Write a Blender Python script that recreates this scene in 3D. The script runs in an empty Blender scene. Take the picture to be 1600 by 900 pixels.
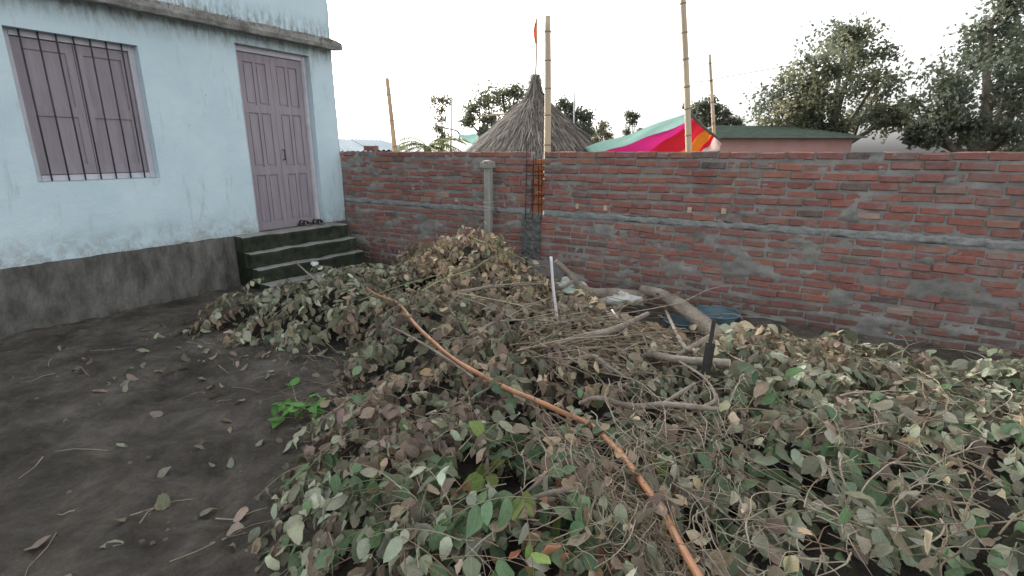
import bpy, math, random
import numpy as np
from mathutils import Vector, Matrix, Euler

random.seed(7)
rng = np.random.default_rng(11)
scene = bpy.context.scene
col = scene.collection

# ------------------------------------------------------------------ camera
CAM_H = 1.75
TILT = math.radians(15.04)
FPX = 800.0
cam_data = bpy.data.cameras.new('camera')
cam_data.sensor_width = 36.0
cam_data.lens = 18.0
cam_data.clip_start = 0.05
cam_data.clip_end = 2000
cam = bpy.data.objects.new('camera', cam_data)
cam.location = (0, 0, CAM_H)
cam.rotation_euler = (math.pi / 2 - TILT, 0, 0)
col.objects.link(cam)
scene.camera = cam

# ------------------------------------------------------------------ sky, sun, exposure
SUN_EL = math.radians(24)
SUN_AZ = math.radians(-40)          # measured from +Y, clockwise; ahead and to the left
world = bpy.data.worlds.new('World')
scene.world = world
world.use_nodes = True
wn = world.node_tree
for n_ in list(wn.nodes):
    wn.nodes.remove(n_)
w_out = wn.nodes.new('ShaderNodeOutputWorld')
w_bg = wn.nodes.new('ShaderNodeBackground')
w_sky = wn.nodes.new('ShaderNodeTexSky')
w_sky.sky_type = 'NISHITA'
w_sky.sun_disc = False
w_sky.sun_elevation = SUN_EL
w_sky.sun_rotation = SUN_AZ
w_sky.air_density = 1.0
w_sky.dust_density = 4.0
w_sky.ozone_density = 1.0
w_hs = wn.nodes.new('ShaderNodeHueSaturation')
w_hs.inputs['Saturation'].default_value = 0.12
wn.links.new(w_sky.outputs['Color'], w_hs.inputs['Color'])
wn.links.new(w_hs.outputs['Color'], w_bg.inputs['Color'])
w_bg.inputs['Strength'].default_value = 0.15
wn.links.new(w_bg.outputs['Background'], w_out.inputs['Surface'])

sun_data = bpy.data.lights.new('sun', 'SUN')
sun_data.energy = 0.8
sun_data.angle = math.radians(14)
sun_data.color = (1.0, 0.93, 0.84)
sun = bpy.data.objects.new('sun', sun_data)
sdir = Vector((math.sin(SUN_AZ) * math.cos(SUN_EL), math.cos(SUN_AZ) * math.cos(SUN_EL), math.sin(SUN_EL)))
sun.rotation_euler = sdir.to_track_quat('Z', 'Y').to_euler()
sun.location = (-6, 10, 12)
col.objects.link(sun)

scene.view_settings.view_transform = 'Standard'
scene.view_settings.look = 'None'
scene.view_settings.gamma = 1.0
scene.view_settings.exposure = 1.58

# ------------------------------------------------------------------ pixel helpers (photo pixels 1600 x 900)
R_ = np.array([1.0, 0, 0])
U_ = np.array([0, math.sin(TILT), math.cos(TILT)])
F_ = np.array([0, math.cos(TILT), -math.sin(TILT)])
O_ = np.array([0, 0, CAM_H])


def ray(x, y):
    return R_ * (x - 800) / FPX + U_ * (450 - y) / FPX + F_


def on_z(x, y, z=0.0):
    d = ray(x, y)
    return O_ + d * ((z - CAM_H) / d[2])


def at_y(x, y, Y):
    d = ray(x, y)
    return O_ + d * (Y / d[1])


def project(P):
    v = np.atleast_2d(P) - O_
    dz = v @ F_
    return 800 + FPX * (v @ R_) / dz, 450 - FPX * (v @ U_) / dz, dz


WALL_A = math.radians(31)
C2 = on_z(549, 405)[:2]
UU = np.array([math.cos(WALL_A), -math.sin(WALL_A)])
NN = np.array([-math.sin(WALL_A), -math.cos(WALL_A)])


def W(s, d, z):
    p = C2 + s * UU + d * NN
    return np.array([p[0], p[1], z])


def on_wall(px, py, d=0.0):
    """point of the pixel's ray on the plane d metres in front of the brick wall"""
    r = ray(px, py)
    k = ((C2 + d * NN) @ NN) / (r[:2] @ NN)
    return O_ + r * k


def wall_sz(px, py, d=0.0):
    p = on_wall(px, py, d)
    return (p[:2] - C2) @ UU, p[2]


# ------------------------------------------------------------------ mesh helpers
class MB:
    def __init__(self):
        self.v = []
        self.f = []
        self.n = 0

    def add(self, verts, faces):
        o = self.n
        self.v.extend([tuple(map(float, p)) for p in verts])
        self.f.extend([tuple(i + o for i in f) for f in faces])
        self.n += len(verts)

    def box(self, lo, hi, jit=0.0, M=None):
        x0, y0, z0 = lo
        x1, y1, z1 = hi
        vs = [(x0, y0, z0), (x1, y0, z0), (x1, y1, z0), (x0, y1, z0), (x0, y0, z1), (x1, y0, z1), (x1, y1, z1), (x0, y1, z1)]
        if jit:
            vs = [tuple(c + random.uniform(-jit, jit) for c in p) for p in vs]
        if M is not None:
            vs = [tuple(M @ Vector(p)) for p in vs]
        self.add(vs, [(0, 3, 2, 1), (4, 5, 6, 7), (0, 1, 5, 4), (1, 2, 6, 5), (2, 3, 7, 6), (3, 0, 4, 7)])

    def tube(self, pts, rad, sides=8, cap=True, wob=0.0):
        pts = np.asarray(pts, float)
        n = len(pts)
        rad = np.broadcast_to(np.asarray(rad, float), (n,)) if np.ndim(rad) == 0 else np.asarray(rad, float)
        tan = np.gradient(pts, axis=0)
        tan /= np.linalg.norm(tan, axis=1)[:, None] + 1e-9
        ref = np.array([0, 0, 1.0]) if abs(tan[0][2]) < 0.9 else np.array([1.0, 0, 0])
        a = np.cross(tan[0], ref)
        a /= np.linalg.norm(a)
        vs = []
        for i in range(n):
            a = a - tan[i] * (a @ tan[i])
            a /= np.linalg.norm(a) + 1e-9
            b = np.cross(tan[i], a)
            for k in range(sides):
                t = 2 * math.pi * k / sides
                r = rad[i] * (1 + (random.uniform(-wob, wob) if wob else 0))
                vs.append(pts[i] + (a * math.cos(t) + b * math.sin(t)) * r)
        fs = []
        for i in range(n - 1):
            for k in range(sides):
                k2 = (k + 1) % sides
                fs.append((i * sides + k, i * sides + k2, (i + 1) * sides + k2, (i + 1) * sides + k))
        if cap:
            fs.append(tuple(range(sides - 1, -1, -1)))
            fs.append(tuple((n - 1) * sides + k for k in range(sides)))
        self.add(vs, fs)

    def lathe(self, prof, sides=24, center=(0, 0, 0)):
        vs, fs = [], []
        for r, z in prof:
            for k in range(sides):
                t = 2 * math.pi * k / sides
                vs.append((center[0] + r * math.cos(t), center[1] + r * math.sin(t), center[2] + z))
        for i in range(len(prof) - 1):
            for k in range(sides):
                k2 = (k + 1) % sides
                fs.append((i * sides + k, i * sides + k2, (i + 1) * sides + k2, (i + 1) * sides + k))
        self.add(vs, fs)

    def grid(self, P):
        P = np.asarray(P)
        a, b = P.shape[:2]
        fs = [(i * b + j, i * b + j + 1, (i + 1) * b + j + 1, (i + 1) * b + j) for i in range(a - 1) for j in range(b - 1)]
        self.add(P.reshape(-1, 3), fs)

    def mesh(self, name, mat=None, smooth=False):
        me = bpy.data.meshes.new(name)
        me.from_pydata(self.v, [], self.f)
        if smooth:
            me.polygons.foreach_set('use_smooth', np.ones(len(me.polygons), dtype=bool))
        if mat:
            me.materials.append(mat)
        me.update()
        return me

    def build(self, name, mat, parent=None, smooth=False):
        return link(name, self.mesh(name, mat, smooth), parent)


def link(name, me, parent=None):
    o = bpy.data.objects.new(name, me)
    col.objects.link(o)
    if parent is not None:
        o.parent = parent
    return o


def tag(o, label=None, cat=None, group=None, kind=None):
    if label:
        o['label'] = label
    if cat:
        o['category'] = cat
    if group:
        o['group'] = group
    if kind:
        o['kind'] = kind
    return o


def empty(name, loc, rz=0.0):
    o = bpy.data.objects.new(name, None)
    o.location = tuple(map(float, loc))
    o.rotation_euler = (0, 0, rz)
    o.empty_display_size = 0.1
    col.objects.link(o)
    return o


def set_base(o):
    """move a one-mesh thing's origin to the middle of its lowest point"""
    me = o.data
    co = np.empty(len(me.vertices) * 3)
    me.vertices.foreach_get('co', co)
    co = co.reshape(-1, 3)
    b = np.array([(co[:, 0].min() + co[:, 0].max()) / 2, (co[:, 1].min() + co[:, 1].max()) / 2, co[:, 2].min()])
    me.vertices.foreach_set('co', (co - b).ravel())
    o.location = Vector(b)
    me.update()
    return o


def fast_mesh(name, verts, tri, mat, cols=None, uv=None, smooth=True):
    """verts (n,3), tri (m,3)"""
    me = bpy.data.meshes.new(name)
    n, m = len(verts), len(tri)
    me.vertices.add(n)
    me.vertices.foreach_set('co', np.ascontiguousarray(verts, dtype=np.float32).ravel())
    me.loops.add(m * 3)
    me.loops.foreach_set('vertex_index', np.ascontiguousarray(tri, dtype=np.int32).ravel())
    me.polygons.add(m)
    me.polygons.foreach_set('loop_start', np.arange(0, m * 3, 3, dtype=np.int32))
    if smooth:
        me.polygons.foreach_set('use_smooth', np.ones(m, dtype=bool))
    me.update(calc_edges=True)
    if cols is not None:
        at = me.color_attributes.new('Col', 'FLOAT_COLOR', 'POINT')
        c4 = np.ones((n, 4), np.float32)
        c4[:, :3] = cols
        at.data.foreach_set('color', c4.ravel())
    if uv is not None:
        ul = me.uv_layers.new(name='UVMap')
        ul.data.foreach_set('uv', np.ascontiguousarray(uv[np.asarray(tri).ravel()], dtype=np.float32).ravel())
    me.materials.append(mat)
    me.validate()
    return me


def catmull(P, n=6):
    P = np.asarray(P, float)
    Q = np.vstack([2 * P[0] - P[1], P, 2 * P[-1] - P[-2]])
    out = []
    for i in range(1, len(Q) - 2):
        p0, p1, p2, p3 = Q[i - 1], Q[i], Q[i + 1], Q[i + 2]
        for k in range(n):
            t = k / n
            out.append(0.5 * ((2 * p1) + (-p0 + p2) * t + (2 * p0 - 5 * p1 + 4 * p2 - p3) * t * t + (-p0 + 3 * p1 - 3 * p2 + p3) * t ** 3))
    out.append(Q[-2])
    return np.array(out)


def vnoise(x, y, seed=0):
    """smooth value noise, vectorised, about -1..1"""
    x = np.asarray(x, float)
    y = np.asarray(y, float)
    xi = np.floor(x).astype(np.int64)
    yi = np.floor(y).astype(np.int64)
    xf, yf = x - xi, y - yi

    def hsh(a, b):
        h = (a * 374761393 + b * 668265263 + seed * 2147483647) & 0xFFFFFFFF
        h = ((h ^ (h >> 13)) * 1274126177) & 0xFFFFFFFF
        return ((h ^ (h >> 16)) & 0xFFFF) / 32767.5 - 1
    u = xf * xf * (3 - 2 * xf)
    v = yf * yf * (3 - 2 * yf)
    return (hsh(xi, yi) * (1 - u) + hsh(xi + 1, yi) * u) * (1 - v) + (hsh(xi, yi + 1) * (1 - u) + hsh(xi + 1, yi + 1) * u) * v


def fbm(x, y, seed=0, octv=3):
    s, a, f = 0, 1.0, 1.0
    for k in range(octv):
        s = s + a * vnoise(np.asarray(x) * f, np.asarray(y) * f, seed + k)
        a *= 0.5
        f *= 2.1
    return s


# ------------------------------------------------------------------ materials
class NT:
    def __init__(self, name):
        self.m = bpy.data.materials.new(name)
        self.m.use_nodes = True
        self.t = self.m.node_tree
        for n_ in list(self.t.nodes):
            self.t.nodes.remove(n_)
        self.out = self.node('ShaderNodeOutputMaterial')
        self.b = self.node('ShaderNodeBsdfPrincipled')
        self.lk(self.b.outputs[0], self.out.inputs['Surface'])

    def node(self, kind, **kw):
        n_ = self.t.nodes.new(kind)
        for k, v in kw.items():
            if hasattr(n_, k):
                setattr(n_, k, v)
            else:
                n_.inputs[k].default_value = v
        return n_

    def lk(self, a, b):
        self.t.links.new(a, b)

    def coord(self, kind='Object', scale=(1, 1, 1)):
        tc = self.node('ShaderNodeTexCoord')
        mp = self.node('ShaderNodeMapping')
        mp.inputs['Scale'].default_value = scale
        self.lk(tc.outputs[kind], mp.inputs['Vector'])
        return mp.outputs['Vector']

    def noise(self, vec, scale, detail=4, rough=0.6, dist=0.0):
        n_ = self.node('ShaderNodeTexNoise')
        n_.inputs['Scale'].default_value = scale
        n_.inputs['Detail'].default_value = detail
        n_.inputs['Roughness'].default_value = rough
        n_.inputs['Distortion'].default_value = dist
        if vec is not None:
            self.lk(vec, n_.inputs['Vector'])
        return n_.outputs['Fac']

    def ramp(self, fac, stops):
        r = self.node('ShaderNodeValToRGB')
        e = r.color_ramp.elements
        while len(e) > 1:
            e.remove(e[-1])
        for i, (p, c) in enumerate(stops):
            if not isinstance(c, (tuple, list)):
                c = (c, c, c)
            el = e[0] if i == 0 else e.new(p)
            el.position = p
            el.color = (*c, 1) if len(c) == 3 else c
        self.lk(fac, r.inputs['Fac'])
        return r.outputs['Color']

    def mix(self, fac, a, b, mode='MIX'):
        n_ = self.node('ShaderNodeMix')
        n_.data_type = 'RGBA'
        n_.blend_type = mode
        for i, v in ((0, fac), (6, a), (7, b)):
            if hasattr(v, 'is_linked') or hasattr(v, 'links'):
                self.lk(v, n_.inputs[i])
            elif i == 0:
                n_.inputs[0].default_value = v
            else:
                n_.inputs[i].default_value = (*v, 1) if len(v) == 3 else v
        return n_.outputs[2]

    def math(self, op, a, b=0.0):
        n_ = self.node('ShaderNodeMath')
        n_.operation = op
        for i, v in ((0, a), (1, b)):
            if hasattr(v, 'links'):
                self.lk(v, n_.inputs[i])
            else:
                n_.inputs[i].default_value = v
        return n_.outputs[0]

    def bump(self, h, strength=0.3, dist=0.01):
        b = self.node('ShaderNodeBump')
        b.inputs['Strength'].default_value = strength
        b.inputs['Distance'].default_value = dist
        self.lk(h, b.inputs['Height'])
        self.lk(b.outputs['Normal'], self.b.inputs['Normal'])

    def col(self, c):
        if hasattr(c, 'links'):
            self.lk(c, self.b.inputs['Base Color'])
        else:
            self.b.inputs['Base Color'].default_value = (*c, 1)

    def rough(self, r, spec=0.3):
        self.b.inputs['Roughness'].default_value = r
        self.b.inputs['Specular IOR Level'].default_value = spec


MAT = {}


def simple(name, c1, c2, scale=8, rough=0.85, bump=0.2, bscale=60, spec=0.25, stretch=(1, 1, 1), dist=0.01):
    m = NT(name)
    v = m.coord('Object', stretch)
    n1 = m.noise(v, scale, 5, 0.65)
    m.col(m.ramp(n1, [(0.3, c1), (0.7, c2)]))
    m.bump(m.noise(v, bscale, 4), bump, dist)
    m.rough(rough, spec)
    MAT[name] = m.m
    return m.m


def mk_materials():
    # fired brick with mortar smears
    m = NT('brick')
    g = m.node('ShaderNodeNewGeometry')
    oi = m.node('ShaderNodeObjectInfo')
    r = m.math('FRACT', m.math('ADD', g.outputs['Random Per Island'], oi.outputs['Random']))
    base = m.ramp(r, [(0.0, (0.20, 0.082, 0.070)), (0.2, (0.295, 0.115, 0.094)), (0.4, (0.25, 0.108, 0.097)), (0.58, (0.34, 0.135, 0.102)),
                      (0.74, (0.225, 0.108, 0.100)), (0.86, (0.375, 0.155, 0.10)), (0.93, (0.13, 0.10, 0.095)), (0.965, (0.075, 0.075, 0.073)), (1.0, (0.42, 0.31, 0.26))])
    pos = g.outputs['Position']
    n1 = m.noise(pos, 24, 6, 0.7)
    base = m.mix(m.ramp(n1, [(0.35, 0.0), (0.75, 0.5)]), base, (0.33, 0.19, 0.165))
    n2 = m.noise(pos, 5.5, 7, 0.72, 0.4)
    base = m.mix(m.ramp(n2, [(0.49, 0.0), (0.62, 0.62)]), base, (0.25, 0.245, 0.232))
    nL = m.noise(pos, 0.9, 4, 0.6)
    base = m.mix(m.ramp(nL, [(0.48, 0.0), (0.70, 0.30)]), base, (0.22, 0.165, 0.15))
    sz = m.node('ShaderNodeSeparateXYZ')
    m.lk(pos, sz.inputs[0])
    damp = m.math('MULTIPLY', m.ramp(m.math('ADD', sz.outputs['Z'], m.math('MULTIPLY', nL, 0.7)), [(0.40, 1.0), (0.75, 0.0)]), 0.6)
    base = m.mix(damp, base, (0.085, 0.078, 0.07))
    n3 = m.noise(pos, 90, 3, 0.6)
    base = m.mix(m.ramp(n3, [(0.55, 0.0), (0.8, 0.4)]), base, (0.11, 0.05, 0.04))
    m.col(base)
    m.bump(m.math('ADD', m.noise(pos, 45, 5, 0.7), m.math('MULTIPLY', n1, 0.8)), 0.6, 0.012)
    m.rough(0.95, 0.15)
    MAT['brick'] = m.m
    # brick inside the column slot, warm light painted into its orange colour
    simple('warm_lit_brick', (0.42, 0.13, 0.06), (0.52, 0.2, 0.09), 20, 0.95, 0.4, 60)
    # mortar
    m = NT('mortar')
    g = m.node('ShaderNodeNewGeometry')
    pos = g.outputs['Position']
    n1 = m.noise(pos, 6, 6, 0.7)
    c = m.ramp(n1, [(0.3, (0.19, 0.19, 0.182)), (0.5, (0.27, 0.268, 0.255)), (0.72, (0.36, 0.355, 0.335))])
    n2 = m.noise(pos, 2.2, 5, 0.6)
    c = m.mix(m.ramp(n2, [(0.5, 0.0), (0.68, 0.6)]), c, (0.12, 0.115, 0.105))
    m.col(c)
    m.bump(m.noise(pos, 70, 5, 0.75), 0.8, 0.012)
    m.rough(0.95, 0.15)
    MAT['mortar'] = m.m
    simple('concrete', (0.21, 0.22, 0.22), (0.33, 0.335, 0.33), 9, 0.92, 0.7, 45, dist=0.02)
    simple('rough_concrete', (0.10, 0.10, 0.10), (0.20, 0.20, 0.195), 14, 0.95, 1.0, 38, dist=0.03)
    simple('old_post', (0.20, 0.21, 0.19), (0.38, 0.38, 0.35), 7, 0.9, 0.5, 50, stretch=(1, 1, 0.35))
    # blue limewash
    m = NT('blue_wall')
    v = m.coord('Object')
    c = m.ramp(m.noise(v, 1.6, 6, 0.6), [(0.3, (0.52, 0.68, 0.75)), (0.7, (0.62, 0.76, 0.82))])
    n2 = m.noise(m.coord('Object', (6, 6, 1.4)), 1.0, 7, 0.72, 0.6)
    c = m.mix(m.ramp(n2, [(0.56, 0.0), (0.70, 0.55)]), c, (0.36, 0.40, 0.38))
    n3 = m.noise(v, 9, 7, 0.75, 0.3)
    c = m.mix(m.ramp(n3, [(0.62, 0.0), (0.70, 0.7)]), c, (0.70, 0.68, 0.64))
    sx = m.node('ShaderNodeSeparateXYZ')
    m.lk(v, sx.inputs[0])
    # mould growing next to the ledge
    led = m.math('ABSOLUTE', m.math('SUBTRACT', sx.outputs['Z'], 3.28))
    gr = m.ramp(led, [(0.0, 1.0), (0.35, 0.0)])
    mo = m.math('MULTIPLY', gr, m.ramp(m.noise(m.coord('Object', (3, 3, 1)), 5, 7, 0.75), [(0.42, 0.0), (0.62, 1.0)]))
    c = m.mix(mo, c, (0.13, 0.125, 0.10))
    spl = m.math('MULTIPLY', m.ramp(sx.outputs['Z'], [(0.62, 1.0), (1.25, 0.0)]), m.ramp(m.noise(v, 7, 8, 0.75, .4), [(0.40, 0.0), (0.62, 0.85)]))
    c = m.mix(spl, c, (0.24, 0.22, 0.19))
    chip = m.noise(v, 3.3, 8, 0.8, .2)
    c = m.mix(m.ramp(chip, [(0.655, 0.0), (0.67, 0.8)]), c, (0.42, 0.41, 0.385))
    m.col(c)
    m.bump(m.math('ADD', m.noise(v, 30, 5, 0.7), m.math('MULTIPLY', m.noise(v, 4, 5, .6), 3.0)), 0.35, 0.012)
    m.rough(0.9, 0.2)
    MAT['blue_wall'] = m.m
    simple('ledge', (0.13, 0.125, 0.115), (0.36, 0.36, 0.34), 6, 0.95, 0.8, 25, dist=0.03)
    simple('door_wood', (0.27, 0.235, 0.27), (0.36, 0.325, 0.36), 3, 0.6, 0.2, 20, 0.35, (6, 6, 0.6))
    simple('door_frame', (0.48, 0.47, 0.52), (0.60, 0.60, 0.64), 5, 0.6, 0.1, 30, 0.35)
    # mossy steps
    m = NT('mossy_concrete')
    v = m.coord('Object')
    n1 = m.noise(v, 7, 7, 0.7, 0.3)
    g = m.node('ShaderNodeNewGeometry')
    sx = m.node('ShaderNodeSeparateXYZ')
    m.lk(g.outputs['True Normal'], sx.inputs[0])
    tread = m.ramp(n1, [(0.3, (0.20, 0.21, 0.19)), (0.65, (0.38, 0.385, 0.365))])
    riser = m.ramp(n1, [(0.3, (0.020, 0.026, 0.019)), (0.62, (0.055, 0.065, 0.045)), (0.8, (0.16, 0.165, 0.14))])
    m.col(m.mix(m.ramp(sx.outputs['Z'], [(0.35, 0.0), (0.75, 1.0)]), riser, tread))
    m.bump(m.noise(v, 40, 6, 0.75), 0.7, 0.02)
    m.rough(0.95, 0.15)
    MAT['mossy_concrete'] = m.m
    simple('plinth', (0.055, 0.054, 0.048), (0.20, 0.195, 0.18), 6, 0.95, 0.9, 22, dist=0.03, stretch=(1, 1, .45))
    # ground
    m = NT('dirt')
    v = m.coord('Object')
    n1 = m.noise(v, 2.1, 10, 0.74, .3)
    c = m.ramp(n1, [(0.34, (0.060, 0.053, 0.046)), (0.5, (0.13, 0.116, 0.10)), (0.66, (0.235, 0.213, 0.185))])
    n2 = m.noise(v, 26, 5, 0.7)
    c = m.mix(m.ramp(n2, [(0.58, 0.0), (0.72, 0.6)]), c, (0.19, 0.175, 0.155))
    m.col(c)
    m.bump(m.math('ADD', m.math('ADD', m.noise(v, 18, 8, 0.75), n2), m.math('MULTIPLY', m.noise(v, 4.5, 4, .6), 2.5)), 1.0, 0.05)
    m.rough(0.95, 0.15)
    MAT['dirt'] = m.m
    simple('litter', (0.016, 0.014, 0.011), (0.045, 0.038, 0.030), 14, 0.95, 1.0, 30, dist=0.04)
    # bark
    m = NT('grey_bark')
    v = m.coord('Object')
    n1 = m.noise(v, 7, 8, 0.72, .4)
    c = m.ramp(n1, [(0.28, (0.12, 0.098, 0.08)), (0.45, (0.25, 0.215, 0.18)), (0.62, (0.36, 0.32, 0.27)), (0.75, (0.47, 0.43, 0.36))])
    n2 = m.noise(v, 38, 6, 0.75)
    c = m.mix(m.ramp(n2, [(0.56, 0.0), (0.66, 0.7)]), c, (0.10, 0.085, 0.07))
    n3 = m.noise(v, 3.1, 5, 0.7)
    c = m.mix(m.ramp(n3, [(0.58, 0.0), (0.68, 0.55)]), c, (0.27, 0.29, 0.22))
    m.col(c)
    m.bump(m.math('ADD', n2, n1), 0.9, 0.015)
    m.rough(0.88, 0.2)
    MAT['grey_bark'] = m.m
    simple('twig', (0.19, 0.16, 0.12), (0.42, 0.365, 0.285), 5, 0.8, 0.2, 60)
    simple('dry_twig', (0.13, 0.10, 0.07), (0.28, 0.215, 0.15), 5, 0.85, 0.2, 60)
    simple('green_twig', (0.17, 0.19, 0.08), (0.30, 0.31, 0.16), 5, 0.75, 0.2, 60)
    simple('orange_cane', (0.24, 0.105, 0.055), (0.50, 0.24, 0.115), 7, 0.45, 0.15, 40, 0.45)
    simple('cane_node', (0.27, 0.11, 0.05), (0.38, 0.18, 0.09), 8, 0.7, 0.2, 40)
    simple('cut_wood', (0.50, 0.36, 0.22), (0.62, 0.47, 0.31), 20, 0.8, 0.3, 60)
    simple('bamboo', (0.42, 0.33, 0.22), (0.58, 0.48, 0.35), 2.5, 0.6, 0.15, 30, 0.35, (4, 4, 0.4))
    simple('bamboo_warm_lit', (0.42, 0.26, 0.15), (0.55, 0.38, 0.24), 2.5, 0.6, 0.15, 30, 0.35, (4, 4, 0.4))  # bamboo tinted orange: warm glow of the low sun put into the colour
    simple('bamboo_node', (0.26, 0.20, 0.13), (0.36, 0.28, 0.19), 6, 0.7, 0.2, 30)
    simple('thatch_base', (0.10, 0.088, 0.075), (0.22, 0.195, 0.165), 16, 0.95, 0.9, 40, 0.1, (1, 1, 0.3), 0.03)
    m = NT('straw')
    g = m.node('ShaderNodeNewGeometry')
    m.col(m.ramp(g.outputs['Random Per Island'], [(0.0, (0.07, 0.062, 0.055)), (0.35, (0.15, 0.132, 0.115)), (0.7, (0.215, 0.19, 0.165)), (1.0, (0.32, 0.285, 0.24))]))
    m.rough(0.9, 0.2)
    MAT['straw'] = m.m
    simple('mud_wall', (0.20, 0.155, 0.115), (0.29, 0.235, 0.18), 3, 0.95, 0.5, 20)
    simple('rust_steel', (0.045, 0.03, 0.026), (0.10, 0.055, 0.04), 20, 0.75, 0.3, 80)
    simple('dark_steel', (0.028, 0.027, 0.028), (0.062, 0.058, 0.056), 12, 0.6, 0.3, 80, 0.4)
    simple('white_plastic', (0.62, 0.60, 0.66), (0.74, 0.73, 0.77), 5, 0.45, 0.1, 40, 0.45)
    simple('wire', (0.42, 0.43, 0.42), (0.6, 0.6, 0.6), 10, 0.5, 0.1, 40, 0.4)
    simple('sack', (0.46, 0.47, 0.44), (0.64, 0.66, 0.62), 6, 0.7, 0.5, 60, 0.3)
    simple('green_sheet', (0.33, 0.46, 0.37), (0.5, 0.6, 0.52), 6, 0.5, 0.3, 30, 0.4)
    simple('blue_plastic', (0.06, 0.12, 0.155), (0.11, 0.18, 0.22), 4, 0.45, 0.15, 20, 0.45)
    simple('stone', (0.15, 0.15, 0.15), (0.27, 0.27, 0.265), 8, 0.9, 0.6, 30, dist=0.02)
    simple('clod', (0.07, 0.062, 0.053), (0.21, 0.19, 0.165), 9, 0.95, 0.6, 40)
    simple('black_rubber', (0.018, 0.018, 0.019), (0.04, 0.039, 0.038), 12, 0.7, 0.2, 60)
    simple('sole', (0.10, 0.085, 0.07), (0.16, 0.14, 0.12), 12, 0.8, 0.2, 60)
    simple('tin_sheet', (0.26, 0.31, 0.345), (0.34, 0.39, 0.42), 1.2, 0.95, 0.1, 20, 0.03)
    simple('pink_wall', (0.40, 0.23, 0.21), (0.48, 0.30, 0.27), 2, 0.9, 0.2, 20)
    simple('green_roof', (0.10, 0.135, 0.11), (0.17, 0.21, 0.175), 4, 0.85, 0.3, 12)
    simple('rag', (0.16, 0.15, 0.145), (0.32, 0.3, 0.28), 8, 0.95, 0.4, 40)
    simple('paper', (0.6, 0.6, 0.58), (0.7, 0.7, 0.67), 8, 0.8, 0.2, 40)
    simple('lime_drip', (0.42, 0.47, 0.36), (0.55, 0.6, 0.47), 10, 0.9, 0.3, 40)
    simple('tree_bark', (0.10, 0.085, 0.068), (0.19, 0.165, 0.135), 6, 0.9, 0.4, 30)
    for nm, c in (('aqua_cloth', (0.46, 0.76, 0.66)), ('magenta_cloth', (0.66, 0.035, 0.22)), ('red_cloth', (0.70, 0.028, 0.045)),
                  ('orange_cloth', (0.80, 0.24, 0.03)), ('pale_cloth', (0.66, 0.50, 0.46)), ('flag_cloth', (0.72, 0.17, 0.06)), ('white_cloth', (0.72, 0.70, 0.68))):
        m = NT(nm)
        v = m.coord('Object')
        c2 = tuple(x * 0.85 for x in c)
        m.col(m.ramp(m.noise(v, 3, 3), [(0.3, c2), (0.7, c)]))
        m.rough(0.8, 0.2)
        m.bump(m.noise(v, 120, 2), 0.1, 0.002)
        tr = m.node('ShaderNodeBsdfTranslucent')
        tr.inputs['Color'].default_value = (*c, 1)
        ms = m.node('ShaderNodeMixShader')
        ms.inputs[0].default_value = 0.4
        m.lk(m.b.outputs[0], ms.inputs[1])
        m.lk(tr.outputs[0], ms.inputs[2])
        m.lk(ms.outputs[0], m.out.inputs['Surface'])
        MAT[nm] = m.m
    # leaves: colour stored per leaf (attribute) or per object
    for nm, src in (('leaf_attr', 'A'), ('leaf_obj', 'O'), ('tree_leaf', 'T')):
        m = NT(nm)
        if src == 'O':
            c0 = m.node('ShaderNodeObjectInfo').outputs['Color']
        else:
            a = m.node('ShaderNodeAttribute')
            a.attribute_name = 'Col'
            c0 = a.outputs['Color']
        c = c0
        if src != 'T':
            uvn = m.node('ShaderNodeUVMap')
            sx = m.node('ShaderNodeSeparateXYZ')
            m.lk(uvn.outputs[0], sx.inputs[0])
            g = m.node('ShaderNodeNewGeometry')
            nz = m.noise(g.outputs['Position'], 55, 5, 0.7)
            c = m.mix(m.ramp(nz, [(0.42, 0.0), (0.75, 0.55)]), c, m.mix(1.0, c0, (0.55, 0.46, 0.36), 'MULTIPLY'))
            # side veins and midrib
            ax = m.math('ABSOLUTE', sx.outputs['X'])
            vein = m.math('FRACT', m.math('MULTIPLY', m.math('SUBTRACT', sx.outputs['Y'], m.math('MULTIPLY', ax, 0.22)), 7.0))
            vm = m.ramp(vein, [(0.0, 0.35), (0.10, 0.0), (1.0, 0.0)])
            mid = m.ramp(ax, [(0.0, 0.6), (0.10, 0.0)])
            lite = m.mix(1.0, c0, (0.10, 0.10, 0.075), 'ADD')
            c = m.mix(m.math('MAXIMUM', vm, mid), c, lite)
            m.bump(m.math('ADD', m.noise(g.outputs['Position'], 120, 3), m.math('MULTIPLY', mid, 1.5)), 0.35, 0.004)
            m.rough(0.68, 0.30)
        else:
            m.rough(0.6, 0.3)
        m.col(c)
        tr = m.node('ShaderNodeBsdfTranslucent')
        m.lk(c, tr.inputs['Color'])
        ms = m.node('ShaderNodeMixShader')
        ms.inputs[0].default_value = 0.22 if src != 'T' else 0.5
        m.lk(m.b.outputs[0], ms.inputs[1])
        m.lk(tr.outputs[0], ms.inputs[2])
        m.lk(ms.outputs[0], m.out.inputs['Surface'])
        MAT[nm] = m.m


mk_materials()

# ------------------------------------------------------------------ pile height field
POLY = np.array([(-0.60, 0.2), (-0.85, 1.5), (-1.12, 2.3), (-1.22, 3.0), (-1.22, 3.7), (-1.30, 4.25), (-1.9, 4.45), (-2.6, 4.5), (-3.15, 4.9),
                 (-3.2, 5.3), (-2.5, 5.75), (-1.9, 6.2), (-1.3, 6.9), (-0.6, 6.85), (0.25, 6.15), (0.65, 5.45), (1.35, 4.95), (2.1, 4.4), (3.0, 3.8), (3.9, 3.5), (4.3, 3.0), (3.7, 2.0), (3.0, 1.0), (2.4, 0.2)])


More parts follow.
